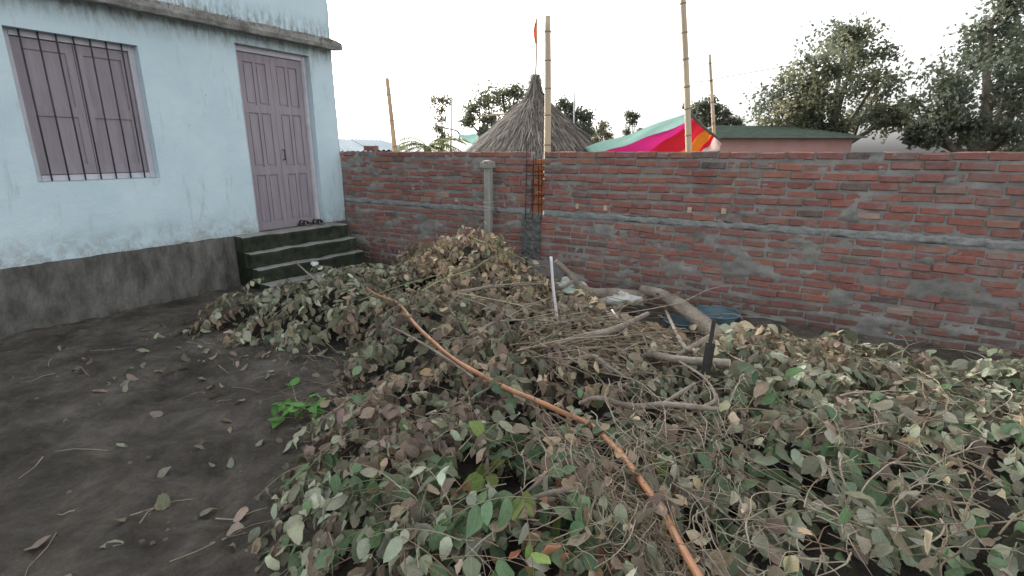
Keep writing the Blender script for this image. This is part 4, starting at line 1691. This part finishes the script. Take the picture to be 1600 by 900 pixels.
def build_pile():
    grow_pile()
    for k in range(34):
        i = random.randrange(1, 14)
        t = random.random()
        p = on_pile(CANE_PX[i][0] * (1 - t) + CANE_PX[i + 1][0] * t + random.gauss(0, 5), CANE_PX[i][1] * (1 - t) + CANE_PX[i + 1][1] * t + random.uniform(-12, 0), .115)
        kind = random.choice(['brown', 'greygreen', 'tan', 'mauve'])
        add_leaf(p, rng.normal(0, 1, 3) + [0, -.5, -.5], np.array([0, -.4, .8]) + rng.normal(0, .4, 3), random.uniform(.04, .085), jit_col(random.choice(PAL[kind])), False)
    root = empty('brush_pile', (0.3, 3.5, 0))
    tag(root, 'big heap of cut wilted leafy branches filling the yard before the brick wall', 'brush pile')
    off = np.array([0.3, 3.5, 0])
    xs = np.arange(-3.4, 4.5, 0.05)
    ys = np.arange(0.1, 7.4, 0.05)
    X, Y = np.meshgrid(xs, ys, indexing='ij')
    sd = poly_sd(X, Y)
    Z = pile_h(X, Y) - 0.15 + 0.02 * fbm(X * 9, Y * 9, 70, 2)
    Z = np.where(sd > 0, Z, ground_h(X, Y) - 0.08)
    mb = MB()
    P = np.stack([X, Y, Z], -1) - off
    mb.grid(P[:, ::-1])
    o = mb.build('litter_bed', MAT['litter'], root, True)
    if o.data.polygons[0].normal.z < 0:
        o.data.flip_normals()
    # leaves
    n = len(LEAVES)
    org = np.array([l[2] for l in LEAVES])
    Ls = np.array([np.linalg.norm(l[1][:, 1]) for l in LEAVES])
    px, py, dz = project(org)
    nz = np.array([abs((l[1][:, 2] / np.linalg.norm(l[1][:, 2])) @ norm(l[2] - O_)) for l in LEAVES])
    lift = org[:, 2] - pile_h(org[:, 0], org[:, 1])
    vis = (px > 470) & (px < 1130) & (py > 360) & (py < 890) & (lift > -0.02)
    sc = np.where(vis, Ls ** 2 * nz / dz ** 2 * np.clip((lift + .06) / 0.08, .2, 1.5), -1)
    order = np.argsort(-sc)
    top = set(order[:300].tolist())
    tm = []
    for V, T, UVs in TEMPL:
        tm.append(fast_mesh('leaf', V, T, MAT['leaf_obj'], uv=UVs))
    Vs, Ts, Cs, US = [], [], [], []
    base = 0
    for i, (k, M, p, c) in enumerate(LEAVES):
        V, T, UVs = TEMPL[k]
        if i in top:
            o = link('leaf', tm[k], root)
            m4 = Matrix.Identity(4)
            for a in range(3):
                for b in range(3):
                    m4[a][b] = float(M[a, b])
                m4[a][3] = float(p[a] - off[a])
            o.matrix_local = m4
            o.color = (*c, 1)
            continue
        Vs.append(V @ M.T + p - off)
        Ts.append(T + base)
        Cs.append(np.repeat(np.array([c]), len(V), 0))
        US.append(UVs)
        base += len(V)
    o = link('foliage', fast_mesh('foliage', np.concatenate(Vs), np.concatenate(Ts), MAT['leaf_attr'], np.concatenate(Cs), np.concatenate(US)), root)
    tag(o, kind='stuff')
    # twigs: the thickest 120 that show as parts, the rest joined
    TW = sorted(range(len(TWIGS)), key=lambda i: -float(TWIGS[i][1][0]) * np.linalg.norm(TWIGS[i][0][-1] - TWIGS[i][0][0]))
    single = set(TW[:220])
    rest = {}
    for i, (pts, rad, kind) in enumerate(TWIGS):
        if i in single:
            mb = MB()
            mb.tube(pts - off, rad, 6)
            mb.build('twig', MAT[kind], root, True)
        else:
            mb = rest.setdefault(kind, MB())
            mb.tube(pts - off, rad, 4, False)
    for kind, mb in rest.items():
        o = mb.build('twigs', MAT[kind], root, True)
        tag(o, kind='stuff')
    return root


PILE = build_pile()

# ------------------------------------------------------------------ litter lying on the bare ground
def build_ground_litter():
    Vs, Ts, Cs, US = [], [], [], []
    base = 0
    for _ in range(5200):
        x, y = random.uniform(-5.5, 5.0), random.uniform(0.6, 8.0)
        sd = float(poly_sd(x, y))
        if sd > 0 or random.random() > math.exp(sd / 0.40) + (.16 if float(fbm(x * 1.1, y * 1.1, 55, 2)) > .25 else .02):
            continue
        P = np.array([x, y]) - C2
        if P @ UU < 0.75 or P @ NN < 0.1:
            continue
        k = random.randrange(N_W)
        V, T, UVs = TEMPL[k]
        a = random.uniform(0, 6.28)
        L = random.uniform(.06, .115)
        ax = np.array([math.cos(a), math.sin(a), random.uniform(-.1, .1)])
        ax = norm(ax)
        n_ = norm(np.array([random.gauss(0, .2), random.gauss(0, .2), 1]) * random.choice([1, 1, -1]))
        n_ = norm(n_ - ax * (n_ @ ax))
        M = np.stack([np.cross(ax, n_) * L, ax * L, n_ * L], 1)
        VV = V @ M.T
        VV[:, 2] += float(ground_fine(x, y)) - VV[:, 2].min() * 0.8 + 0.002
        VV[:, :2] += [x, y]
        kind = pick([('brown', .35), ('greygreen', .3), ('pale', .2), ('mauve', .15)])
        Vs.append(VV)
        Ts.append(T + base)
        Cs.append(np.repeat(np.array([jit_col(random.choice(PAL[kind]))]), len(V), 0))
        US.append(UVs)
        base += len(V)
    o = link('fallen_leaves', fast_mesh('fallen_leaves', np.concatenate(Vs), np.concatenate(Ts), MAT['leaf_attr'], np.concatenate(Cs), np.concatenate(US)))
    tag(o, 'wilted leaves scattered over the bare earth beside the heap', 'leaves', kind='stuff')
    mb = MB()
    for _ in range(2200):
        x, y = random.uniform(-5.5, 4.5), random.uniform(0.6, 7.8)
        if float(poly_sd(x, y)) > -0.02:
            continue
        P = np.array([x, y]) - C2
        if P @ UU < 0.9 or P @ NN < 0.1:
            continue
        if random.random() > .25 + .75 * float(fbm(x * 1.4, y * 1.4, 77, 2) > .1):
            continue
        r = random.uniform(.005, .018) * (2 if random.random() < .06 else 1)
        z = float(ground_fine(x, y))
        vs = []
        for (ux, uy, uz) in ((1, 0, 0), (-1, 0, 0), (0, 1, 0), (0, -1, 0), (0, 0, .8), (0, 0, -.6)):
            q = random.uniform(.7, 1.3) * r
            vs.append((x + ux * q, y + uy * q, z + uz * q))
        mb.add(vs, [(0, 2, 4), (2, 1, 4), (1, 3, 4), (3, 0, 4), (2, 0, 5), (1, 2, 5), (3, 1, 5), (0, 3, 5)])
    tw = MB()
    for _ in range(420):
        x, y = random.uniform(-5.2, 0), random.uniform(0.9, 7.4)
        sd = float(poly_sd(x, y))
        P = np.array([x, y]) - C2
        if sd > 0 or P @ UU < 0.95 or P @ NN < 0.15 or random.random() > math.exp(sd / .8) + .12:
            continue
        a = random.uniform(0, 6.28)
        l = random.uniform(.05, .32)
        q = [np.array([x + math.cos(a) * l * t + random.gauss(0, .01), y + math.sin(a) * l * t + random.gauss(0, .01), 0]) for t in (0, .35, .7, 1)]
        for p in q:
            p[2] = float(ground_fine(p[0], p[1])) + .004
        tw.tube(q, np.linspace(.0035, .0015, 4) * random.uniform(.6, 1.3), 5, False)
    tag(tw.build('twig_litter', MAT['twig']), 'broken bits of twig strewn over the bare earth', 'twigs', kind='stuff')
    o = mb.build('gravel', MAT['clod'])
    tag(o, 'small stones and crumbs strewn over the bare earth', 'gravel', kind='stuff')


build_ground_litter()

# ------------------------------------------------------------------ logs, canes and other things on the heap
def branch(name, paths, label, cat='branch', mat='grey_bark', sides=10, wob=0.06, cut=True):
    """paths: list of (points, radii); the first is the main stem"""
    main = np.asarray(paths[0][0])
    b = main[np.argmin(main[:, 2])]
    root = empty(name, b)
    tag(root, label, cat)
    for k, (P, r) in enumerate(paths):
        Q = catmull(P, 6)
        rr = np.interp(np.linspace(0, 1, len(Q)), np.linspace(0, 1, len(r)), r)
        rr = rr * (1 + 0.05 * np.array([float(fbm(i * .7, k * 5.0, 9, 2)) for i in range(len(Q))]))
        mb = MB()
        mb.tube(Q - b, rr, sides, False, wob)
        mb.build('stem' if k == 0 else 'side_limb', MAT[mat], root, True)
        if cut:
            for e, nx in ((0, 1), (-1, -2)):
                ax = norm(Q[e] - Q[nx])
                mb = MB()
                mb.tube([Q[e] - b - ax * 0.01, Q[e] - b + ax * 0.003], [rr[e] * 0.97, rr[e] * 0.93], sides)
                mb.build('cut_end', MAT['cut_wood'], root)
    return root


ow = on_wall
log = branch('forked_branch', [
    ([ow(868, 408, .72), ow(890, 428, .66), ow(917, 455, .60), ow(960, 458, .50), ow(1010, 464, .42)], [.030, .038, .052, .058, .062]),
    ([ow(896, 438, .66), ow(880, 449, .78), ow(862, 446, .9), ow(828, 434, 1.05), ow(806, 431, 1.15)], [.018, .019, .018, .016, .012]),
    ([ow(920, 458, .60), ow(905, 474, .80), ow(890, 492, 1.0)], [.036, .034, .032]),
], 'thick forked grey branch with a bend, propped low along the brick wall')
log2 = branch('bare_log', [
    ([ow(1003, 452, .42), ow(1030, 460, .5), ow(1060, 476, .62), ow(1100, 507, .85), ow(1150, 552, 1.15), ow(1215, 612, 1.5)], [.052, .066, .074, .082, .090, .095]),
    ([ow(1088, 492, .74), ow(1112, 506, .80), ow(1150, 528, .95)], [.030, .030, .028]),
], 'thickest grey log with knots, its end resting on the forked branch')
for (px, py) in ((1028, 459), (1066, 474)):
    q = ow(px, py, .56 if px < 1050 else .64)
    mb = MB()
    mb.tube([q - np.array(log2.location), q - np.array(log2.location) + np.array([NN[0], NN[1], .4]) * 0.022], [.017, .010], 7)
    mb.build('knot', MAT['tree_bark'], log2, True)
op = on_pile
branch('crooked_limb', [
    ([op(868, 541, .05), op(905, 528, .08), op(960, 515, .10), op(1012, 490, .16)], [.027, .029, .026, .018]),
], 'pale crooked limb lying across the mat of dry shoots')
branch('grey_pole', [
    ([op(1015, 552, .06), op(1060, 562, .10), op(1140, 568, .12)], [.024, .027, .027]),
], 'short grey pole lying under the thick log, crossing the iron stake')
branch('split_stick', [
    ([op(1038, 480, .1) , op(1065, 535, .12), op(1086, 548, .10)], [.014, .016, .014]),
    ([op(1060, 555, .08), op(1085, 540, .12), op(1108, 526, .16)], [.015, .016, .016]),
], 'small split stick below the blue tub')
branch('long_bough', [
    ([op(906, 630, .07), op(935, 622, .10), op(985, 635, .09), op(1040, 632, .10), op(1090, 636, .10), op(1135, 640, .08)], [.010, .014, .017, .016, .014, .010]),
    ([op(1036, 631, .10), op(1065, 612, .13), op(1085, 600, .14)], [.010, .009, .007]),
    ([op(1098, 636, .10), op(1118, 622, .12), op(1100, 590, .16), op(1062, 565, .15)], [.009, .008, .007, .006]),
], 'long thin grey bough with side shoots below the iron stake')
branch('short_stick', [
    ([op(812, 790, .06), op(842, 775, .09), op(872, 768, .08), op(915, 766, .06)], [.008, .009, .011, .012]),
    ([op(822, 770, .06), op(842, 752, .10), op(852, 738, .12)], [.006, .007, .006]),
], 'short dark forked stick among the brown leaves')
branch('thin_stick', [([op(460, 408, .22), op(482, 428, .2), op(503, 448, .14)], [.009, .010, .010])], 'thin bare stick leaning from the leaves towards the mossy steps')
branch('peeled_shoot', [([op(712, 463, .13), op(745, 452, .15), op(800, 446, .16), op(848, 443, .16)], [.008, .009, .009, .006]), ([op(714, 463, .13), op(760, 478, .12), op(800, 497, .1)], [.007, .007, .005])], 'pale peeled forked shoot across the top of the heap')
branch('curved_shoot', [([op(740, 548, .06), op(750, 520, .12), op(775, 503, .14), op(830, 500, .12), op(890, 505, .1)], [.006, .008, .008, .007, .005])], 'pale curved shoot arching beside the top of the orange cane')
branch('arched_twig', [([op(872, 590, .05), op(890, 566, .12), op(925, 556, .14), op(950, 572, .12), op(975, 588, .06)], [.010, .010, .012, .011, .009])], 'arched grey twig in the middle of the heap')
branch('vine_shoot', [([op(600, 505, .1), op(640, 525, .12), op(690, 555, .12), op(740, 590, .10)], [.006, .008, .008, .006]), ([op(690, 640, .08), op(735, 622, .1), op(775, 600, .1), op(800, 585, .1)], [.006, .007, .007, .005])], 'grey vine shoot running beside the orange cane', cut=False)


def build_cane():
    px = CANE_PX
    offs = [0.05, 0.08, 0.13, 0.13, 0.11, 0.10, 0.10, 0.09, 0.085, 0.08, 0.075, 0.08, 0.085, 0.085, 0.085, 0.09, 0.08]
    P = catmull([op(x, y, o_) for (x, y), o_ in zip(px, offs)], 5)
    P[2:-2] += rng.normal(0, .012, P[2:-2].shape)
    for _ in range(9):
        P[1:-1] = P[1:-1] * .4 + (P[:-2] + P[2:]) * .3
    b = P[np.argmin(P[:, 2])]
    root = empty('cane', b)
    tag(root, 'long bent reddish orange cane lying over the whole heap', 'cane')
    r = np.interp(np.linspace(0, 1, len(P)), [0, .12, .5, 1], [.008, .0125, .014, .014])
    mb = MB()
    mb.tube(P - b, r, 10)
    mb.build('stem', MAT['orange_cane'], root, True)
    for i in range(9, len(P) - 3, 12):
        ax = norm(P[i + 1] - P[i - 1])
        mb = MB()
        mb.tube([P[i] - b - ax * .008, P[i] - b, P[i] - b + ax * .008], [r[i] * 1.0, r[i] * 1.06, r[i] * 1.0], 10, False)
        mb.build('node', MAT['cane_node'], root, True)


build_cane()

# white plastic strip standing in the heap, and a short bent one
c_ = on_pile(871, 500, .03)
a, b_ = at_y(861, 401, c_[1] + .06), at_y(864.5, 450, c_[1] + .03)
mb = MB()
mb.tube(catmull([a, b_, c_, c_ + (c_ - b_) * .5], 6), 0.0115, 8)
tag(set_base(mb.build('white_pipe', MAT['white_plastic'], None, True)), 'thin white plastic pipe standing upright in the heap', 'pipe')
mb = MB()
mb.tube(catmull([op(956, 484, .16), op(963, 495, .12), op(966, 502, .05)], 4), 0.008, 6)
tag(set_base(mb.build('white_strip', MAT['white_plastic'], None, True)), 'short bent white plastic strip among the dry shoots', 'strip')


# iron stake: angle section
def build_stake():
    foot = on_pile(1102, 600, 0.0)
    top = at_y(1104, 497, foot[1])
    g0 = float(ground_h(top[0], top[1]))
    root = empty('iron_stake', (top[0], top[1], g0))
    tag(root, 'dark rusty iron stake driven upright before the thick log', 'stake')
    h = top[2] - g0
    mb = MB()
    mb.box((-0.026, -0.006, -0.1), (0.026, 0.004, h - 0.14))
    mb.box((0.018, 0.004, -0.1), (0.026, 0.05, h - 0.14))
    mb.box((-0.012, -0.005, h - 0.14), (0.010, 0.003, h))
    o = mb.build('shaft', MAT['dark_steel'], root)
    root.rotation_euler = (0.02, 0.05, -0.3)


build_stake()


# blue tub
def build_tub():
    c = on_wall(1118, 506, .30)
    root = empty('blue_tub', (c[0], c[1], 0.0))
    tag(root, 'blue plastic tub half hidden behind the thick log', 'tub')
    mb = MB()
    mb.lathe([(0.0, 0.0), (0.16, 0.0), (0.22, 0.11), (0.213, 0.11), (0.155, 0.01), (0.0, 0.01)], 36)
    mb.build('bowl', MAT['blue_plastic'], root, True)
    mb = MB()
    mb.tube([(0.223 * math.cos(t), 0.223 * math.sin(t), 0.112) for t in np.linspace(0, 2 * math.pi, 37)], 0.013, 7, False)
    mb.build('rim', MAT['blue_plastic'], root, True)
    c2 = on_wall(1062, 530, .72)
    root = empty('blue_basin', (c2[0], c2[1], 0.0))
    tag(root, 'shallow blue grey basin lying under the sticks beside the iron stake', 'basin')
    mb = MB()
    mb.lathe([(0.0, 0.01), (0.12, 0.01), (0.17, 0.10), (0.163, 0.10), (0.115, 0.02), (0.0, 0.02)], 32)
    mb.build('bowl', MAT['blue_plastic'], root, True)
    mb = MB()
    mb.tube([(0.172 * math.cos(t), 0.172 * math.sin(t), 0.10) for t in np.linspace(0, 2 * math.pi, 33)], 0.009, 6, False)
    mb.build('rim', MAT['blue_plastic'], root, True)


build_tub()

# sack, plastic sheets and a slab behind the forked branch
q = on_wall(893, 474, .50)
crumple('sack', (q[0], q[1], 0.12), .17, .10, .17, MAT['sack'], 'pale grey crumpled sack tucked under the forked branch', 'sack', 12, 18, .25, -WALL_A)
q = on_wall(880, 484, .62)
crumple('plastic_sheet', (q[0], q[1], .20), .19, .12, .05, MAT['green_sheet'], 'pale green crumpled plastic sheet before the grey sack', 'plastic sheet', 17, 16, .5, -WALL_A)
q = on_wall(972, 482, .5)
crumple('plastic_sheet', (q[0], q[1], .12), .20, .11, .10, MAT['sack'], 'whitish crumpled plastic sheet under the straight part of the forked branch', 'plastic sheet', 23, 16, .5, -WALL_A)
mb = MB()
q = on_wall(850, 455, .22)
mb.box((-.24, -.04, -0.02), (.24, .04, .40), .01)
o = mb.build('stone_slab', MAT['stone'])
o.location = Vector((q[0], q[1], 0))
o.rotation_euler = (-.12, 0, -WALL_A)
tag(o, 'grey stone slab leaning on the wall behind the white pipe', 'slab')


# bright green weed on the bare earth
def build_weed(px, py, n, size, label):
    p = on_z(px, py, 0.0)
    p[2] = float(ground_h(p[0], p[1]))
    root = empty('weed', p)
    tag(root, label, 'weed')
    me = []
    for k in range(4):
        V, T, UVs = leaf_template(300 + k, True)
        me.append(fast_mesh('leaf', V, T, MAT['leaf_obj'], uv=UVs))
    for i in range(n):
        a = random.uniform(0, 6.28)
        r = random.uniform(.02, .13) * size
        z = random.uniform(.04, .17) * size
        mb = MB()
        tip = np.array([r * math.cos(a), r * math.sin(a), z])
        mb.tube([(0, 0, 0), tip * [.4, .4, .7], tip], [.003, .0025, .002], 4, False)
        mb.build('stalk', MAT['green_twig'], root)
        for j in (-0.7, 0, .7):
            o = link('leaf', random.choice(me), root)
            L = random.uniform(.045, .085) * size
            o.location = Vector(tip)
            o.rotation_euler = (random.uniform(-.4, .3), random.uniform(-.3, .3), a - math.pi / 2 + j)
            o.scale = (L * 1.2, L, L)
            o.color = (*random.choice([(0.10, .26, .06), (.14, .32, .08), (.08, .22, .05)]), 1)


build_weed(468, 655, 18, 1.25, 'bright green leafy weed growing on the bare earth left of the heap')

# ------------------------------------------------------------------ trees beyond the wall
def build_tree(name, label, Y, clumps, base_px, leaf, dens, colours, trunk_r, group=None, cat='tree', droop=0.2, spread=1.0):
    b = at_y(base_px, 232, Y)
    root = empty(name, (b[0], Y, 0))
    tag(root, label, cat, group)
    off = np.array([b[0], Y, 0])
    k = Y / FPX / 0.966
    cs = []
    for (x, y, r) in clumps:
        p = at_y(x, y, Y + random.uniform(-.5, .5) * r * k * 2)
        cs.append((p - off, r * k))
    cen = np.mean([c for c, _ in cs], 0)
    fork = np.array([cen[0] * .55, 0, max(1.0, min(c[2] for c, _ in cs) * .75)])
    mb = MB()
    tp = catmull([np.zeros(3), np.array([fork[0] * .3 + .05, 0, fork[2] * .5]), fork], 6)
    mb.tube(tp, np.linspace(trunk_r, trunk_r * .7, len(tp)), 9, True, .06)
    ends = []
    for c, r in cs:
        mid = (fork + c) / 2 + rng.normal(0, .12, 3) * r * 2 + [0, 0, -0.15 * r]
        lp = catmull([fork - [0, 0, .1], mid, c], 5)
        mb.tube(lp, np.linspace(trunk_r * .5, trunk_r * .16, len(lp)), 6, False, .05)
        for q in range(10):
            d = norm(rng.normal(0, 1, 3) * [1, 1, .75])
            e = c + d * r * random.uniform(.3, 1.2)
            mb.tube([c + (e - c) * t + [0, 0, .08 * r * math.sin(3 * t)] for t in (0, .5, 1)], [trunk_r * .12, trunk_r * .08, trunk_r * .04], 4, False)
            ends.append((e, r * random.uniform(.35, .75)))
    mb.build('trunk', MAT['tree_bark'], root, True)
    Vs, Ts, Cs = [], [], []
    n = 0
    quad = np.array([(0, 0, 0), (-.28, .45, .05), (.28, .45, .05), (0, 1, -.1)])
    qt = np.array([(0, 2, 1), (1, 2, 3)])
    for e, r in ends:
        tone = random.uniform(.75, 1.25)
        cc = random.choice(colours)
        for _ in range(dens):
            p = e + rng.normal(0, 1, 3) * r * spread * np.array([.55, .55, .42])
            a = norm(rng.normal(0, 1, 3) + [0, 0, -droop])
            m = norm(np.cross(a, rng.normal(0, 1, 3)))
            L = .72 * leaf * random.uniform(.6, 1.25)
            M = np.stack([np.cross(a, m) * L, a * L, m * L], 1)
            Vs.append(quad @ M.T + p)
            Ts.append(qt + n)
            n += 4
            t = tone * random.uniform(.8, 1.2)
            Cs.append(np.repeat(np.array([[cc[0] * t, cc[1] * t, cc[2] * t]]), 4, 0))
    o = link('crown', fast_mesh('crown', np.concatenate(Vs), np.concatenate(Ts), MAT['tree_leaf'], np.concatenate(Cs), smooth=False), root)
    return root


DARK = [(.13, .15, .10), (.15, .17, .115), (.11, .13, .095)]
OLIVE = [(.21, .21, .125), (.17, .18, .10), (.24, .23, .14)]
build_tree('tree', 'spreading olive green tree just left behind the thatched roof', 17, [(742, 172, 15), (732, 188, 10), (762, 162, 16), (785, 150, 16), (806, 140, 12), (822, 152, 14), (796, 172, 17), (768, 188, 15), (754, 204, 9), (812, 176, 14), (780, 205, 12)], 790, .14, 56, OLIVE + DARK, .13, spread=1.2)
build_tree('tree', 'dark rounded tree just right behind the thatched roof', 16, [(882, 166, 10), (878, 185, 12), (898, 184, 13), (916, 182, 11), (908, 202, 13), (890, 206, 11), (921, 208, 6)], 896, .13, 62, DARK, .11, spread=1.25)
build_tree('sapling', 'slender sparse sapling with a tuft of drooping leaves on top', 13.5, [(678, 156, 6), (690, 155, 8), (700, 156, 7), (690, 170, 5), (689, 186, 6), (684, 200, 5), (692, 212, 6)], 690, .10, 13, OLIVE + [(.15, .11, .09)], .04, cat='sapling', droop=.8, spread=1.9)
build_tree('tree', 'small loose tree with pale leaves between the hut and the canopy', 15, [(944, 196, 6), (939, 208, 8), (932, 218, 7), (950, 214, 5)], 938, .11, 20, OLIVE, .05, spread=1.6)
build_tree('tree', 'thin treetop standing alone above the aqua cloth of the canopy', 20, [(984, 180, 6), (993, 181, 5), (988, 191, 5), (981, 206, 5), (992, 214, 5), (1000, 205, 3)], 986, .13, 24, DARK, .05, spread=1.5)
build_tree('tree', 'flat topped feathery tree behind the thin bamboo pole', 18, [(1092, 163, 9), (1108, 162, 9), (1085, 176, 9), (1102, 178, 10), (1122, 172, 9), (1133, 182, 9), (1118, 190, 10), (1098, 194, 9), (1134, 200, 9), (1150, 188, 9), (1158, 202, 9)], 1112, .13, 46, DARK + [(.12, .14, .10)], .12)
build_tree('tree', 'large dense tree to the right of the pink house roof', 15, [(1215, 170, 30), (1250, 130, 32), (1290, 95, 34), (1335, 90, 34), (1370, 125, 34), (1310, 150, 36), (1260, 185, 28), (1345, 185, 32), (1225, 205, 22), (1395, 180, 26), (1300, 205, 26), (1320, 55, 24)], 1305, .17, 120, DARK + OLIVE, .20)
build_tree('tree', 'tall dense dark tree beyond the right end of the wall', 13, [(1460, 180, 34), (1500, 130, 38), (1540, 80, 42), (1590, 60, 42), (1570, 150, 42), (1620, 120, 40), (1500, 205, 30), (1580, 210, 34), (1640, 190, 34), (1440, 212, 18), (1550, 30, 30)], 1560, .17, 120, DARK, .24)


def build_palm():
    Y = 12.5
    b = at_y(668, 232, Y)
    root = empty('palm', (b[0], Y, 0))
    tag(root, 'low yellow green palm with arching fronds beyond the wall', 'palm')
    mb = MB()
    mb.tube([(0, 0, 0), (.03, 0, .9), (0, 0, 1.85)], [.12, .10, .09], 8)
    mb.build('trunk', MAT['tree_bark'], root, True)
    for k in range(15):
        a = random.uniform(0, 6.28)
        L = random.uniform(.7, 1.1)
        up = random.uniform(.3, 1.0)
        pts = [np.array([math.cos(a) * L * t, math.sin(a) * L * t, 1.82 + up * t * .75 - .75 * t * t * (1.15 - .4 * up)]) for t in np.linspace(0, 1, 9)]
        Vs, Ts, Cs = [], [], []
        n = 0
        c = random.choice([(.17, .20, .05), (.21, .23, .07), (.13, .17, .05)])
        for i in range(1, 9):
            for sub in (0, .5):
                p = pts[i - 1] + (pts[i] - pts[i - 1]) * (1 - sub)
                tg = norm(pts[i] - pts[i - 1])
                sd_ = norm(np.cross(tg, [0, 0, 1]))
                for sg in (-1, 1):
                    d = norm(sd_ * sg + tg * .7 + np.array([0, 0, -.35]))
                    l = .26 * math.sin(math.pi * (0.15 + .8 * i / 9)) + .05
                    w = np.cross(d, norm(np.array([0, 0, 1.0]) + rng.normal(0, .2, 3))) * .016
                    Vs += [p - w, p + w, p + d * l * .6 + w, p + d * l * .6 - w, p + d * l]
                    Ts += [(n, n + 1, n + 2), (n, n + 2, n + 3), (n + 3, n + 2, n + 4)]
                    Cs += [c] * 5
                    n += 5
        fr = link('frond', fast_mesh('frond', np.array(Vs), np.array(Ts), MAT['tree_leaf'], np.array(Cs), smooth=False), root)
        mb = MB()
        mb.tube(pts, np.linspace(.012, .004, 9), 4, False)
        mb.build('rib', MAT['green_twig'], fr)


build_palm()
